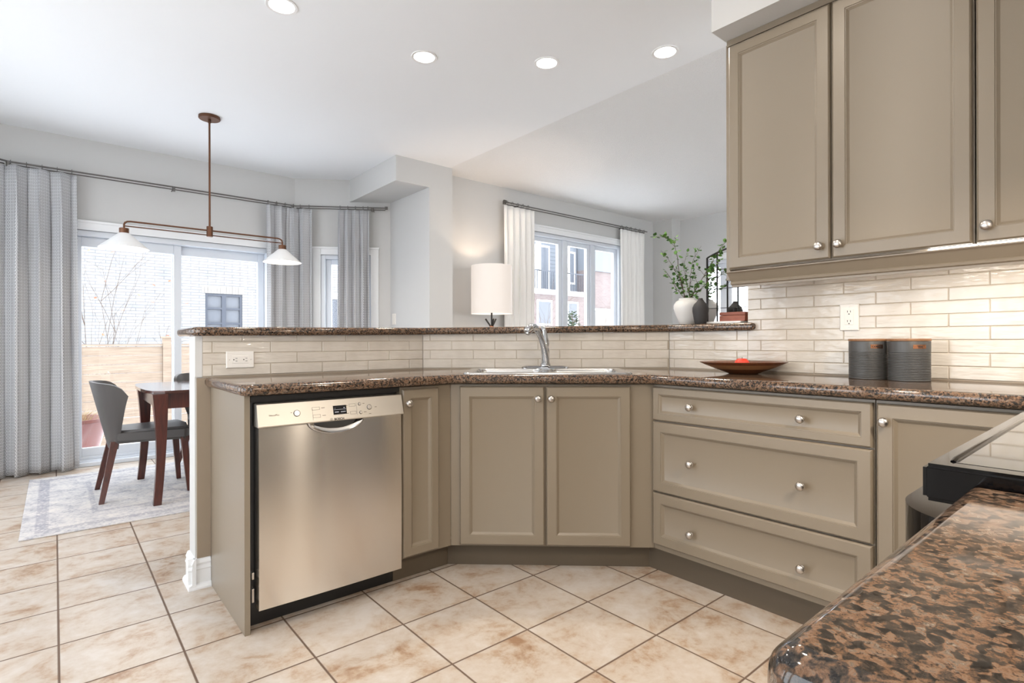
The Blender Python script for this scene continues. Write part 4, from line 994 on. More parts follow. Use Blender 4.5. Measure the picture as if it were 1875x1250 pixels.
# arched window mirror leaning on the wall end
MX = 2.885
t = thing('arched_mirror', 'black iron grid arched mirror standing on the bar behind the vases', 'mirror', (MX, 1.676 - 0.36, BZ), -PI / 2)
hw = 0.36
def archtop(x): return 0.385 + 0.07 * max(0, 1 - (x / hw) ** 2) ** 0.9
bm = B(); pts = [(-hw, 0.006), (hw, 0.006)] + [(hw * math.cos(PI * k / 20), archtop(hw * math.cos(PI * k / 20))) for k in range(21)]
f1 = [bm.verts.new((x, 0.004, z)) for x, z in pts]; f2 = [bm.verts.new((x, 0.008, z)) for x, z in pts]; bm.faces.new(f1); bm.faces.new(f2[::-1])
for i in range(len(pts)): bm.faces.new((f1[i], f1[(i + 1) % len(pts)], f2[(i + 1) % len(pts)], f2[i]))
obj('mirror_glass', bm, M['mirror'], t)
bm = B(); fr = [(-hw, 0, 0.0), (-hw, 0, 0.385)] + [(hw * math.cos(PI - PI * k / 20), 0, archtop(hw * math.cos(PI - PI * k / 20))) for k in range(1, 20)] + [(hw, 0, 0.385), (hw, 0, 0.0)]
tube(bm, fr, 0.0040, 6); tube(bm, [(-hw, 0, 0.004), (hw, 0, 0.004)], 0.0035, 6)
for x in [-0.36 + .0615 * k for k in range(1, 12)]: tube(bm, [(x, 0, 0.004), (x, 0, archtop(x))], 0.0026, 6)
for z in (0.093, 0.204, 0.312): tube(bm, [(-hw, 0, z), (hw, 0, z)], 0.0016, 6)
obj('grid_frame', bm, M['blackiron'], t, smooth=0.8)
bm = B(); bx(bm, -0.155, 0.09, -0.06, 0.07, 0, 0.012); bm.transform(Matrix.Translation((2.79, 1.487, BZ)) @ Matrix.Rotation(-PI / 2, 4, 'Z'))
o = obj('tray', bm, M['white'], bevel=0.002); tag(o, 'flat white tray under the reddish wooden box on the bar', 'tray')
t = thing('wooden_box', 'small reddish wooden box on the white tray', 'box', (2.80, 1.462, BZ + 0.0122), -PI / 2)
bm = B(); bx(bm, -0.072, 0.072, -0.035, 0.05, 0, 0.031); obj('base', bm, M['redwood'], t, bevel=0.0015)
bm = B(); bx(bm, -0.072, 0.072, -0.035, 0.05, 0.0325, 0.049); obj('lid', bm, M['redwood'], t, bevel=0.0015)

# ---------------------------------------------------------------- recessed lights
lab = ['round recessed downlight nearest the top edge, left of the others', 'round recessed downlight above the left end of the sink', 'round recessed downlight between two others over the bar', 'round recessed downlight closest to the upper cabinets']
for i, (x, y) in enumerate(CANS):
    t = thing('recessed_light', lab[i] if i < 4 else 'round recessed downlight in the ceiling behind the viewer', 'ceiling light', (x, y, CEIL - 0.004), 0, 'recessed downlights in the smooth ceiling' if i < 4 else 'recessed downlights behind the viewer')
    bm = B(); lathe(bm, [(0.062, 0.004), (0.064, -0.001), (0.078, -0.002), (0.080, 0.0), (0.080, 0.0035)], 36, close=False); obj('trim_ring', bm, M['white'], t, smooth=0.8)
    bm = B(); lathe(bm, [(0.0625, 0.0038), (0.0625, 0.001), (0.001, 0.001)], 36); obj('lens', bm, M['canlens'], t)
    area_light('downlight', (x, y, CEIL - 0.012), 0.12, CAN_POWER, WARM)

# ---------------------------------------------------------------- pendant
PX_, PY_ = 0.932, 4.78
t = thing('pendant_lamp', 'bronze linear pendant with two white cone shades over the dining table', 'pendant light', (PX_, PY_, 1.70))
C0 = CEIL - 1.70
bm = B(); lathe(bm, [(0.0765, C0 - .001), (0.0765, C0 - 0.018), (0.072, C0 - 0.022), (0.008, C0 - 0.023)], 36); obj('canopy', bm, M['bronze'], t, smooth=0.6)
bm = B(); tube(bm, [(0, 0, 0.26), (0, 0, C0 - 0.02)], 0.0075, 10); tube(bm, [(0, 0, C0 - .05), (0, 0, C0 - 0.02)], 0.011, 10); obj('rod', bm, M['bronze'], t, smooth=0.8)
bm = B(); lathe(bm, [(0.020, 0.200), (0.022, 0.202), (0.022, 0.278), (0.020, 0.280)], 24); obj('hub', bm, M['bronze'], t, smooth=0.6)
for s_ in (-1, 1):
    bm = B(); e = 0.548 * s_
    tube(bm, [(0, 0, 0.248), (e * .93, 0, 0.248), (e * .965, 0, 0.245), (e * .99, 0, 0.236), (e, 0, 0.222), (e, 0, 0.19)], 0.0065, 10); obj('upper_arm', bm, M['bronze'], t, smooth=0.8)
    bm = B(); tube(bm, [(0, 0, 0.212), (e, 0, 0.212)], 0.0042, 8); obj('lower_arm', bm, M['bronze'], t, smooth=0.8)
    bm = B(); lathe(bm, [(0.029, 0.158), (0.030, 0.160), (0.030, 0.193), (0.028, 0.195)], 28, (e, 0, 0)); obj('socket', bm, M['bronze'], t, smooth=0.6)
    bm = B(); lathe(bm, [(0.030, 0.1595), (0.034, 0.157), (0.150, 0.052), (0.152, 0.048), (0.149, 0.049), (0.033, 0.154), (0.002, 0.156)], 44, (e, 0, 0)); sh = obj('lamp_shade', bm, M['shade'], t, smooth=0.6)
    bm = B(); bmesh.ops.create_uvsphere(bm, u_segments=20, v_segments=12, radius=0.032); bm.transform(Matrix.Translation((e, 0, 0.095))); obj('bulb', bm, M['bulb'], sh, smooth=3.2)
    l = bpy.data.lights.new('pendant_glow', 'POINT'); l.energy = 5; l.color = (1, 0.85, 0.66); l.shadow_soft_size = 0.03; o = bpy.data.objects.new('pendant_glow', l); COL.objects.link(o); o.location = (PX_ + e, PY_, 1.70 + 0.055)

# ---------------------------------------------------------------- rug, table, chairs
RUGX, RUGY = (-0.152, 2.65), (3.96, 5.66)
t_c = ((RUGX[0] + RUGX[1]) / 2, (RUGY[0] + RUGY[1]) / 2)
bm = B(); bx(bm, -1.40, 1.40, -0.85, 0.85, 0.0005, 0.007); bm.transform(Matrix.Translation((t_c[0], t_c[1], 0)))
o = obj('area_rug', bm, M['rug'], bevel=0.002); tag(o, 'faded pale grey patterned rug under the dining table', 'rug')
RZ = 0.0075
TY = 4.68
t = thing('dining_table', 'dark walnut dining table with curved legs on the pale rug', 'table', (1.32, TY, RZ))
tx0, ty = -0.865, 0.475
pts = [(tx0 + 0.10, -ty)] + [(tx0 + 0.035, -ty + .05), (tx0 + .012, -ty + .15), (tx0, -.15), (tx0, .15), (tx0 + .012, ty - .15), (tx0 + .035, ty - .05), (tx0 + .10, ty)]
pts += [(-x, y) for x, y in pts[::-1]]
bm = B(); prism(bm, pts, 0.728, 0.748); bmesh.ops.bevel(bm, geom=[e for e in bm.edges if max(v.co.z for v in e.verts) < 0.73], offset=0.009, segments=2, affect='EDGES'); obj('table_top', bm, M['tabletop'], t)
bm = B(); bx(bm, -.77, .77, -.425, -.40, .625, .727); bx(bm, -.77, .77, .40, .425, .625, .727); bx(bm, -.795, -.77, -.40, .40, .625, .727); bx(bm, .77, .795, -.40, .40, .625, .727); obj('apron', bm, M['walnut'], t)
for sx_ in (-1, 1):
    for sy_ in (-1, 1):
        bm = B(); prev = None; N_ = 12
        for i in range(N_ + 1):
            u = i / N_; zz = 0.727 * (1 - u); hw_ = 0.044 - 0.021 * u - 0.006 * math.sin(PI * u); ox = -0.0 + 0.020 * math.sin(PI * u * 1.0) * (-1)
            cx_, cy_ = sx_ * (0.788 + 0.018 * u * u - 0.012 * math.sin(PI * u)), sy_ * (0.424 + .022 * u * u - .012 * math.sin(PI * u))
            r_ = [bm.verts.new((cx_ + a * hw_, cy_ + b * hw_, zz)) for a, b in ((-1, -1), (1, -1), (1, 1), (-1, 1))]
            if prev:
                for k in range(4): bm.faces.new((prev[k], prev[(k + 1) % 4], r_[(k + 1) % 4], r_[k]))
            else: bm.faces.new(r_)
            prev = r_
        bm.faces.new(prev[::-1]); obj('leg', bm, M['walnut'], t, smooth=0.5, bevel=0.002)
# chair facing +X, origin on the floor under the seat centre
def make_chair(label, group):
    t = thing('dining_chair', label, 'chair', (0, 0, 0), 0, group)
    bm = B(); K = 10
    prof = [(-0.22, 0.19), (0.24, 0.235)]
    pts = [(-0.20, -0.17), (0.22, -0.235), (0.245, -0.20), (0.25, 0.0), (0.245, 0.20), (0.22, 0.235), (-0.20, 0.17)]
    prism(bm, pts, 0.375, 0.465); bmesh.ops.bevel(bm, geom=[e for e in bm.edges], offset=0.018, segments=3, affect='EDGES')
    for v in bm.verts:
        if v.co.z > 0.44: v.co.z -= 0.012 * max(0, 1 - (v.co.x / .2) ** 2) * max(0, 1 - (v.co.y / .18) ** 2)
        if v.co.z < 0.40: v.co.z += 0.02 * (0.25 - abs(v.co.x)) / .25 * 0
    obj('seat', bm, M['leather'], t, smooth=0.9)
    # wrapped backrest: funnel that widens upwards
    bm = B(); NU, NV = 20, 12; front, back = [], []
    for j in range(NV + 1):
        v_ = j / NV; zz = 0.335 + v_ * (0.80 - 0.335)
        hwid = 0.135 + 0.145 * v_ ** 0.9; fwd = 0.05 + 0.15 * v_; xb = -0.225 - 0.105 * v_
        ra, rb = [], []
        for i in range(NU + 1):
            u = -1 + 2 * i / NU; s = abs(u)
            y_ = hwid * math.sin(u * PI / 2) ; x_ = xb + fwd * (1 - math.cos(u * PI / 2)) ** 1.25
            zt = zz - (0.02 * s ** 2 + 0.075 * s ** 9) * v_ ** 3
            nrm = Vector((math.cos(u * PI / 2), -math.sin(u * PI / 2) * .7, 0)).normalized()
            ra.append(bm.verts.new((x_, y_, zt))); rb.append(bm.verts.new((x_ + nrm.x * .022, y_ + nrm.y * .022, zt)))
        front.append(rb); back.append(ra)
    for j in range(NV):
        for i in range(NU):
            bm.faces.new((back[j][i], back[j][i + 1], back[j + 1][i + 1], back[j + 1][i])); bm.faces.new((front[j][i], front[j + 1][i], front[j + 1][i + 1], front[j][i + 1]))
        for i in (0, NU): bm.faces.new((back[j][i], back[j + 1][i], front[j + 1][i], front[j][i]))
    for j in (0, NV):
        for i in range(NU): bm.faces.new((back[j][i], back[j][i + 1], front[j][i + 1], front[j][i]))
    obj('backrest', bm, M['leather'], t, smooth=1.0)
    for (x_, y_, ex, ey) in ((-0.195, 0.125, -0.275, 0.235), (-0.195, -0.125, -0.275, -0.235), (0.205, 0.19, 0.235, 0.225), (0.205, -0.19, 0.235, -0.225)):
        bm = B(); prev = None
        for i in range(7):
            u = i / 6; zz = 0.39 * (1 - u); h_ = 0.023 - .008 * u
            r_ = [bm.verts.new((x_ + (ex - x_) * u + a * h_, y_ + (ey - y_) * u + b * h_, zz)) for a, b in ((-1, -1), (1, -1), (1, 1), (-1, 1))]
            if prev:
                for k in range(4): bm.faces.new((prev[k], prev[(k + 1) % 4], r_[(k + 1) % 4], r_[k]))
            else: bm.faces.new(r_)
            prev = r_
        bm.faces.new(prev[::-1]); obj('leg', bm, M['walnut'], t, bevel=0.002)
    return t
ch = make_chair('grey leather wrapped-back chair at the near end of the table by the curtain', 'dining chairs')
ch.location = (0.51, 4.73, RZ)
dup(ch, (1.05, 5.21, RZ), -PI / 2, 'grey leather wrapped-back chair on the far side of the table by the patio door', 'dining chairs')

# ---------------------------------------------------------------- curtains
def curtain(name, path, ztop, zbot, folds, amp, mat, label, cat='curtain', flare=0.0, seed=1, slack=1.5, kind='x', group=None, puddle=0.0, top_tight=0.5):
    """path: polyline (2D) of the rod under the panel; folds ripple across it"""
    rnd = random.Random(seed); P_ = [Vector((*p, 0)) for p in path]
    seglen = [(b - a).length for a, b in zip(P_, P_[1:])]; L = sum(seglen)
    def at(s):
        s = max(0, min(L, s)); 
        for k, sl in enumerate(seglen):
            if s <= sl + 1e-9 or k == len(seglen) - 1:
                d = (P_[k + 1] - P_[k]).normalized(); return P_[k] + d * s, d
            s -= sl
    NU, NV = folds * 14, 34; bm = B(); uvl = bm.loops.layers.uv.new('UVMap')
    ph = [rnd.uniform(-.5, .5) for _ in range(folds + 2)]; am = [rnd.uniform(.65, 1.2) for _ in range(folds + 2)]
    grid = []; mid = L / 2; cum = None
    for j in range(NV + 1):
        v = j / NV; z = ztop + (zbot - ztop) * v; row = []
        open_ = 1 + flare * (v ** 1.2)
        a_ = amp * (top_tight + (1 - top_tight) * min(1, v * 5))
        for i in range(NU + 1):
            u = i / NU; k = u * folds; kk = int(min(k, folds - 1)); f_ = k - kk
            A = a_ * (am[kk] * (1 - f_) + am[kk + 1] * f_)
            s = mid + (u * L - mid); p, d = at(s); n_ = Vector((-d.y, d.x, 0))
            center, _ = at(mid)
            p = center + (p - center) * open_
            wv_ = math.sin(2 * PI * k + ph[kk] * .6 * math.sin(v * 3 + kk) + 0.3 * math.sin(v * 4 + kk * 2))
            p = p - n_ * (A * wv_) + d * (A * .35 * math.sin(4 * PI * k))
            p.z = z + (rnd.uniform(-.004, .004) if j == NV else 0) + (puddle * math.sin(2 * PI * k + 1) * v ** 8)
            row.append(p)
        grid.append(row)
    # arc length uv from the middle row
    r_ = grid[NV // 2]; us = [0]
    for a, b in zip(r_, r_[1:]): us.append(us[-1] + math.hypot((b - a).x, (b - a).y))
    V = [[bm.verts.new(p) for p in row] for row in grid]
    for j in range(NV):
        for i in range(NU):
            f = bm.faces.new((V[j][i], V[j][i + 1], V[j + 1][i + 1], V[j + 1][i]))
            for lp, (ii, jj) in zip(f.loops, ((i, j), (i + 1, j), (i + 1, j + 1), (i, j + 1))):
                lp[uvl].uv = (us[ii], grid[jj][0].z)
    o = obj(name, bm, mat, smooth=3.2); md = o.modifiers.new('s', 'SOLIDIFY'); md.thickness = 0.003
    tag(o, label, cat, group); return o
RODY = 5.88; ZR = 2.515; ZRW = 2.505
rcR = (1.955, RODY); ru = Vector((BR1[0] - BR0[0], BR1[1] - BR0[1])).normalized(); rodR_end = (rcR[0] + ru.x * 0.93, rcR[1] + ru.y * 0.93)
rcL = (-0.28, RODY); lu = Vector((BL1[0] - BL0[0], BL1[1] - BL0[1])).normalized(); rodL_end = (rcL[0] + lu.x * 0.9, rcL[1] + lu.y * 0.9)
curtain('patterned_curtain', [(-0.40, RODY - .03), (0.145, RODY - .01)], ZR - .030, 0.012, 4, 0.072, M['curtain'], 'ring-patterned grey curtain panel at the left of the patio door, reaching the floor', flare=0.05, seed=3, puddle=0.01)
curtain('patterned_curtain', [(1.665, RODY), rcR, (rcR[0] + ru.x * .17, rcR[1] + ru.y * .17)], ZR - .030, 0.012, 4, 0.050, M['curtain'], 'ring-patterned grey curtain panel bunched between patio door and narrow window', flare=0.0, seed=8)
curtain('patterned_curtain', [(rcR[0] + ru.x * .44, rcR[1] + ru.y * .44), (rcR[0] + ru.x * .76, rcR[1] + ru.y * .76)], ZR - .030, 0.012, 4, 0.045, M['curtain'], 'ring-patterned grey curtain panel right of the narrow window', flare=0.10, seed=12)
def rings(parent, path_pts, z, r, mat):
    for (x, y, d) in path_pts:
        bm = B(); n = 12; pts = []
        dx, dy = d; 
        for k in range(n + 1):
            a = 2 * PI * k / n; pts.append((x - dy * r * math.cos(a), y + dx * r * math.cos(a), z - .004 + r * math.sin(a)))
        tube(bm, pts, 0.0022, 6, False); obj('ring', bm, mat, parent, smooth=1)
t = thing('curtain_rod', 'long brushed metal curtain rod bent around the dining bay', 'curtain rod', (0, 0, 0))
for (p_, q_) in ((rodL_end, rcL), (rcL, rcR), (rcR, rodR_end)):
    bm = B(); tube(bm, [(*p_, ZR), (*q_, ZR)], 0.0072, 10); obj('rail', bm, M['rodmetal'], t, smooth=1)
    d_ = Vector((q_[0] - p_[0], q_[1] - p_[1])).normalized(); n_ = Vector((-d_.y, d_.x)) * .045
    bm = B(); tube(bm, [(p_[0] + n_.x, p_[1] + n_.y, ZR - .012), (q_[0] + n_.x, q_[1] + n_.y, ZR - .012)], 0.0055, 8); obj('rear_rail', bm, M['rodmetal'], t, smooth=1)
for (x, y, d_) in ((*rcL, (0, 1)), (0.85, RODY, (0, 1)), (rcR[0] - .03, RODY, (0, 1)), (rcR[0] + ru.x * .80, rcR[1] + ru.y * .80, (-ru.y, ru.x))):
    bm = B(); tube(bm, [(x, y, ZR - .016), (x + d_[0] * .115, y + d_[1] * .115, ZR - .016)], 0.006, 8); lathe(bm, [(0.013, -0.03), (0.013, .012)], 12, (x, y, ZR - .01)); obj('bracket', bm, M['rodmetal'], t)
bm = B(); e = rodR_end; tube(bm, [(e[0], e[1], ZR), (e[0] + ru.x * .03, e[1] + ru.y * .03, ZR)], 0.016, 12); obj('end_cap', bm, M['rodmetal'], t, smooth=.6)
rl = [(-0.36 + .095 * k, RODY, (1, 0)) for k in range(6)] + [(1.68 + .085 * k, RODY, (1, 0)) for k in range(4)] + [(rcR[0] + ru.x * s, rcR[1] + ru.y * s, (ru.x, ru.y)) for s in (.05, .14, .46, .54, .62, .70, .75)]
rings(t, rl, ZR, 0.019, M['rodmetal'])
# living room curtains
LY = 4.75
curtain('white_curtain', [(3.885, LY), (4.345, LY)], 2.615, 0.015, 5, 0.032, M['whitecloth'], 'white pleated curtain panel behind the drum-shade lamp', seed=4, flare=0.0)
curtain('white_curtain', [(5.945, LY), (6.50, LY)], 2.615, 0.015, 6, 0.034, M['whitecloth'], 'white pleated curtain panel at the far end of the living room window', seed=6, flare=0.0)
t = thing('curtain_rod', 'thin dark metal curtain rod over the living room window', 'curtain rod', (0, 0, 0))
for (y_, r_, z_) in ((LY, 0.0105, 2.652), (LY + .05, 0.008, 2.642)):
    bm = B(); tube(bm, [(3.91, y_, z_), (6.56, y_, z_)], r_ * .62, 10); obj('rail', bm, M['rodmetal'], t, smooth=1)
for x in (4.10, 6.02):
    bm = B(); tube(bm, [(x, LY, 2.636), (x, 4.83, 2.636)], 0.006, 8); obj('bracket', bm, M['rodmetal'], t)
bm = B(); lathe(bm, [(0.016, 0), (0.022, .004), (0.022, .03), (.016, .034)], 16, (3.88, LY, 2.652), 'X'); obj('end_cap', bm, M['rodmetal'], t, smooth=.6)
rings(t, [(3.93 + .08 * k, LY, (1, 0)) for k in range(5)] + [(5.98 + .1 * k, LY, (1, 0)) for k in range(6)], 2.652, 0.019, M['rodmetal'])

# ---------------------------------------------------------------- tripod floor lamp
t = thing('floor_lamp', 'lit white drum-shade lamp on crossed dark legs beside the white curtain', 'lamp', (3.48, 4.46, 0.0))
bm = B(); lathe(bm, [(0.213, 1.362), (0.213, 1.858), (0.211, 1.858), (0.211, 1.362)], 56, close=False); bmesh.ops.remove_doubles(bm, verts=bm.verts, dist=1e-6); sh = obj('lamp_shade', bm, M['lampshade'], t, smooth=1)
bm = B(); tube(bm, [(0, 0, 1.235), (0, 0, 1.60)], 0.009, 10)
for k in range(3): tube(bm, [(0, 0, 1.835), (0.21 * math.cos(k * 2.1), 0.21 * math.sin(k * 2.1), 1.835)], 0.002, 6)
tube(bm, [(0, 0, 1.58), (0, 0, 1.84)], 0.004, 6); obj('stem', bm, M['blackiron'], t, smooth=1)
for k in range(3):
    a = math.radians(10 + 120 * k); bm = B(); ca, sa = math.cos(a), math.sin(a)
    tube(bm, [(0.065 * ca, 0.065 * sa, 1.31), (0, 0, 1.215), (-0.33 * ca, -0.33 * sa, 0.0105)], [0.009, 0.009, 0.011], 10); obj('leg', bm, M['blackiron'], t, smooth=1)
bm = B(); lathe(bm, [(0.018, 1.195), (0.022, 1.20), (0.022, 1.232), (0.018, 1.237)], 20); obj('joint', bm, M['copper'], t, smooth=.6)
bm = B(); bmesh.ops.create_uvsphere(bm, u_segments=16, v_segments=10, radius=0.03); bm.transform(Matrix.Translation((0, 0, 1.62))); obj('bulb', bm, M['bulb'], t, smooth=3.2)
l = bpy.data.lights.new('lamp_glow', 'POINT'); l.energy = 11; l.color = (1, 0.76, 0.56); l.shadow_soft_size = 0.04; o = bpy.data.objects.new('lamp_glow', l); COL.objects.link(o); o.location = (3.48, 4.46, 1.66)

# ---------------------------------------------------------------- outdoors
bm = B(); bx(bm, -8, 14, 7.6, 40, -0.95, -0.78); o = obj('snowy_ground', bm, M['snow']); tag(o, 'white snowy yard beyond the patio deck', 'ground', kind='structure')
bm = B(); bx(bm, -3, 4.0, 6.16, 7.6, -0.25, -0.10); o = obj('patio_deck', bm, M['snow'], bevel=0.01); tag(o, 'snow covered deck outside the sliding door', 'deck', kind='structure')
def fence():
    FY = 11.0; t = thing('wooden_fence', 'pale horizontal board fence across the yard', 'fence', (0, FY, -0.78))
    posts = [-3.3, -0.9, 1.48, 3.9, 6.3]
    for a, b in zip(posts, posts[1:]):
        bm = B(); z = 0.02
        while z < 1.76: bx(bm, a + .06, b - .06, 0.0, 0.02, z, z + 0.142); z += 0.147
        obj('board_panel', bm, M['fence'], t, bevel=0.003)
        bm = B(); bx(bm, a + .06, b - .06, -0.02, 0.05, 1.79, 1.82); obj('top_rail', bm, M['fence'], t)
        bm = B(); bx(bm, (a + b) / 2 - .02, (a + b) / 2 + .02, -0.035, 0.0, 0.02, 1.785); obj('batten', bm, M['fence'], t)
    for a in posts:
        bm = B(); bx(bm, a - .058, a + .058, -0.05, 0.07, 0, 1.92); bx(bm, a - .075, a + .075, -0.067, 0.087, 1.92, 1.95); obj('post', bm, M['fence'], t, bevel=0.004)
fence()
# white brick house across the yard
HY = 18.5
wl = on_line(376, (0, HY), (0, 1))[0]; wr = on_line(444, (0, HY), (0, 1))[0]
def zat(px, py, y): d_ = ray(px, py); return CAMH + d_.z * y / d_.y
wt = zat(405, 538, HY)
t = thing('brick_house', 'whitewashed brick house wall seen through the patio door', 'house', (0, HY, -0.78))
def wallholes(bm, x0, x1, z0, z1, holes, th=0.3):
    xs_ = sorted({x0, x1, *[h[0] for h in holes], *[h[1] for h in holes]}); zs = sorted({z0, z1, *[h[2] for h in holes], *[h[3] for h in holes]})
    for a, b in zip(xs_, xs_[1:]):
        for c, d in zip(zs, zs[1:]):
            if any(h[0] <= a and b <= h[1] and h[2] <= c and d <= h[3] for h in holes): continue
            bx(bm, a, b, 0, th, c, d)
w2 = on_line(604, (0, HY), (0, 1))[0]; w3 = on_line(618, (0, HY), (0, 1))[0]
H1 = (wl, wr, wt - 1.35 + .78, wt + .78); w2t = zat(610, 548, HY); H2 = (w2, w3, w2t - 1.1 + .78, w2t + .78)
bm = B(); wallholes(bm, -9, 9.5, 0, 7.5, [H1, H2]); obj('brick_wall', bm, M['brickw'], t)
for hh in (H1, H2):
    bm = B(); x0, x1, z0, z1 = hh; frame_rect(bm, x0, x1, z0, z1, 0.07, 0.03, 0.10); xm = (x0 + x1) / 2; bx(bm, xm - .06, xm + .06, .03, .1, z0 + .07, z1 - .07)
    nb = 2
    for k in range(1, nb + 1): zz = z1 - (z1 - z0) * k / 3; bx(bm, x0 + .07, x1 - .07, .04, .09, zz - .03, zz + .03)
    wf = obj('window', bm, M['shutter'], t); bm = B(); bx(bm, x0 + .05, x1 - .05, 0.1, 0.12, z0 + .05, z1 - .05); obj('pane', bm, M['shutterg'], wf)
    bm = B(); n = int((x1 - x0 + .2) / .085)
    for k in range(n): bx(bm, x0 - .1 + k * .085, x0 - .1 + k * .085 + .077, -0.012, 0, z1 + .01, z1 + .24)
    obj('soldier_course', bm, M['brickp'], t)
# houses behind the living room window
GZ = -0.78
t = thing('stucco_house', 'grey and red brick house with a balcony seen through the living room window', 'house', (0, 17, GZ))
XA, XB = 12.5, 18.70
bm = B(); bx(bm, XA, XB, 0, 4, 0, 1.55 - GZ); obj('stone_base', bm, M['brickp'], t)
bm = B(); bx(bm, XA, XB, 0.02, 4, 1.55 - GZ, 3.1 - GZ); obj('brick_storey', bm, M['brickr'], t)
bm = B(); bx(bm, XA, XB, 0.5, 4, 3.1 - GZ, 9)
for k in range(30): bx(bm, XA, XB, 0.485, 0.5, 3.95 + k * .17, 3.965 + k * .17)
obj('siding_storey', bm, M['siding'], t)
bm = B(); bx(bm, XA, XB - .1, -0.25, 0.5, 3.1 - GZ, 3.28 - GZ); obj('balcony_floor', bm, M['trim'], t)
bm = B(); bx(bm, XA, XB - .1, -0.2, -0.17, 4.05 - GZ, 4.10 - GZ)
for k in range(50): bx(bm, XA + k * .122, XA + .018 + k * .122, -0.195, -0.175, 3.28 - GZ, 4.05 - GZ)
obj('balcony_railing', bm, M['shutter'], t)
for x_ in (15.6, 17.0, 17.35): bm = B(); bx(bm, x_, x_ + .16, -.2, -.05, 3.28 - GZ, 7); obj('pillar', bm, M['trim'], t)
for (x_, z_, w_, h_) in ((15.7, 1.75, 0.9, 1.1), (17.55, 1.75, .7, 1.1), (16.0, 3.3, 0.9, 2.0), (17.75, 3.7, 0.8, 1.5)):
    bm = B(); yy = -0.02 if z_ < 3 else .44; frame_rect(bm, x_, x_ + w_, z_ - GZ, z_ + h_ - GZ, 0.08, yy, yy + .05); wf = obj('window', bm, M['trim'], t); bm = B(); bx(bm, x_ + .06, x_ + w_ - .06, yy + .01, yy + .035, z_ + .06 - GZ, z_ + h_ - .06 - GZ); obj('pane', bm, M['shutterg'], wf)
t = thing('brick_garage', 'low hazy brick house with a pale siding top behind the far window pane', 'house', (0, 17, GZ))
bm = B(); bx(bm, 18.75, 24, -.05, 4, 0, 2.5 - GZ); obj('stone_base', bm, M['brickp'], t)
bm = B(); bx(bm, 18.75, 24, -.12, 4, 2.5 - GZ, 2.6 - GZ); obj('snowy_ledge', bm, M['trim'], t)
bm = B(); bx(bm, 18.75, 24, 0.0, 4, 2.6 - GZ, 4.35 - GZ); obj('brick_wall', bm, M['brickr'], t)
bm = B(); bx(bm, 18.75, 24, -.1, 4, 4.35 - GZ, 8.5); obj('upper_storey', bm, M['siding'], t)
# bare shrubs, planter
def shrub(name, loc, h, n, spread, label, seed, leaves=0, lean=0.0, r0=0.0075):
    rnd = random.Random(seed); t = thing(name, label, 'shrub', loc); bm = B(); bl = B()
    def grow(p, d, L, r, lvl):
        pts = [p]; 
        for k in range(4):
            d = (d + Vector((rnd.gauss(0, .10), rnd.gauss(0, .10), rnd.gauss(0.03, .05)))).normalized(); pts.append(pts[-1] + d * L / 4)
        tube(bm, pts, [r * (1 - .15 * i) for i in range(5)], 5, False)
        if lvl < 3:
            for k in range(3 if lvl == 0 else 2):
                i = rnd.randint(1, 4); nd = (d + Vector((rnd.gauss(0, .45), rnd.gauss(0, .45), rnd.gauss(.1, .2)))).normalized(); grow(pts[i], nd, L * rnd.uniform(.45, .7), r * .6, lvl + 1)
        elif leaves and rnd.random() < leaves:
            leaf(bl, pts[-1], Vector((rnd.gauss(0, 1), rnd.gauss(0, 1), -.5)), Vector((0, 0, 1)), .07)
    for k in range(n):
        a = rnd.uniform(0, 2 * PI); grow(Vector((rnd.gauss(0, .08), rnd.gauss(0, .08), 0)), Vector((math.cos(a) * spread + lean, math.sin(a) * spread, 1)).normalized(), h * rnd.uniform(.5, .75), r0, 0)
    obj('branches', bm, M['twig'], t, smooth=1)
    if leaves: obj('dry_leaves', bl, M['rust'], t)
    else: bl.free()
    return t
def at_y(px, y): return on_line(px, (0, y), (0, 1))[0]
shrub('bare_shrub', (at_y(178, 12.6), 12.6, -0.78), 4.0, 7, 0.16, 'leafless shrub with a few rusty leaves rising above the fence', 5, 0.25)
shrub('bare_shrub', (at_y(327, 12.3), 12.3, -0.78), 2.0, 4, 0.22, 'low dry shrub at the fence beside the fence post', 9, 0.5)
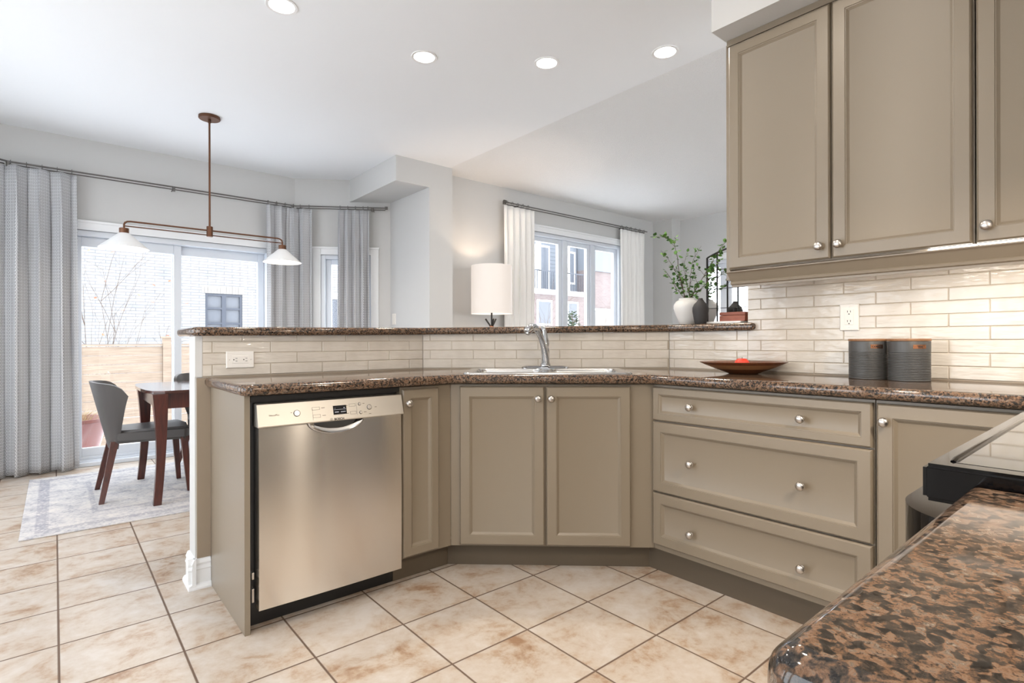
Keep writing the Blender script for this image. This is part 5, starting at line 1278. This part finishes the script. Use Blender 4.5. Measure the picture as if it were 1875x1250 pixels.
shrub('bare_tree', (at_y(612, 9.5), 9.5, -0.78), 3.6, 3, 0.18, 'thin bare tree seen through the narrow window', 15, 0)
shrub('bare_tree', (at_y(1005, 9.2), 9.2, -0.78), 3.4, 4, 0.25, 'bare branching tree outside the middle pane of the living room window', 21, 0, r0=.009)
shrub('bare_tree', (at_y(1098, 9.5), 9.5, -0.78), 3.2, 4, 0.25, 'bare branching tree outside the far pane of the living room window', 25, 0, r0=.009)
# conifer
rnd = random.Random(3); t = thing('conifer', 'narrow frosty evergreen outside the middle pane', 'tree', (at_y(1048, 11.5), 11.5, -0.78))
bm = B()
for k in range(900):
    z = rnd.uniform(0.1, 2.75); r = 0.42 * (1 - (z / 2.9) ** 2) + .05; a = rnd.uniform(0, 2 * PI); rr = r * rnd.uniform(.5, 1)
    leaf(bm, Vector((rr * math.cos(a), rr * math.sin(a), z)), Vector((math.cos(a), math.sin(a), rnd.uniform(-.2, 1))), Vector((0, 0, 1)), rnd.uniform(.07, .13))
obj('foliage', bm, M['conifer'], t); bm = B(); tube(bm, [(0, 0, 0), (0, 0, 2.7)], [.05, .01], 6); obj('trunk', bm, M['twig'], t)
# planter on the deck
px_, py_ = at_y(133, 6.62), 6.62
t = thing('planter_pot', 'glazed plum flower pot outside the patio door behind the curtain', 'plant pot', (px_, py_, -0.10))
bm = B(); lathe(bm, [(0.13, 0), (0.15, 0.01), (0.20, 0.15), (0.25, 0.33), (0.272, 0.42), (0.285, 0.425), (0.285, 0.455), (0.255, 0.455), (0.24, 0.40), (0.002, 0.40)], 40); obj('pot', bm, M['pot'], t, smooth=.8)
bm = B()
for k in range(70):
    a = rnd.uniform(0, 2 * PI); r = rnd.uniform(0, .2); b2 = Vector((r * math.cos(a), r * math.sin(a), .40)); d = Vector((math.cos(a) * .6, math.sin(a) * .6, .8)); L = rnd.uniform(.08, .2)
    tube(bm, [b2, b2 + d * L * .6, b2 + d * L + Vector((0, 0, -.03))], [.003, .002, .001], 4, False)
o = obj('dry_grass', bm, M['grassdry'], t); o['kind'] = 'stuff'
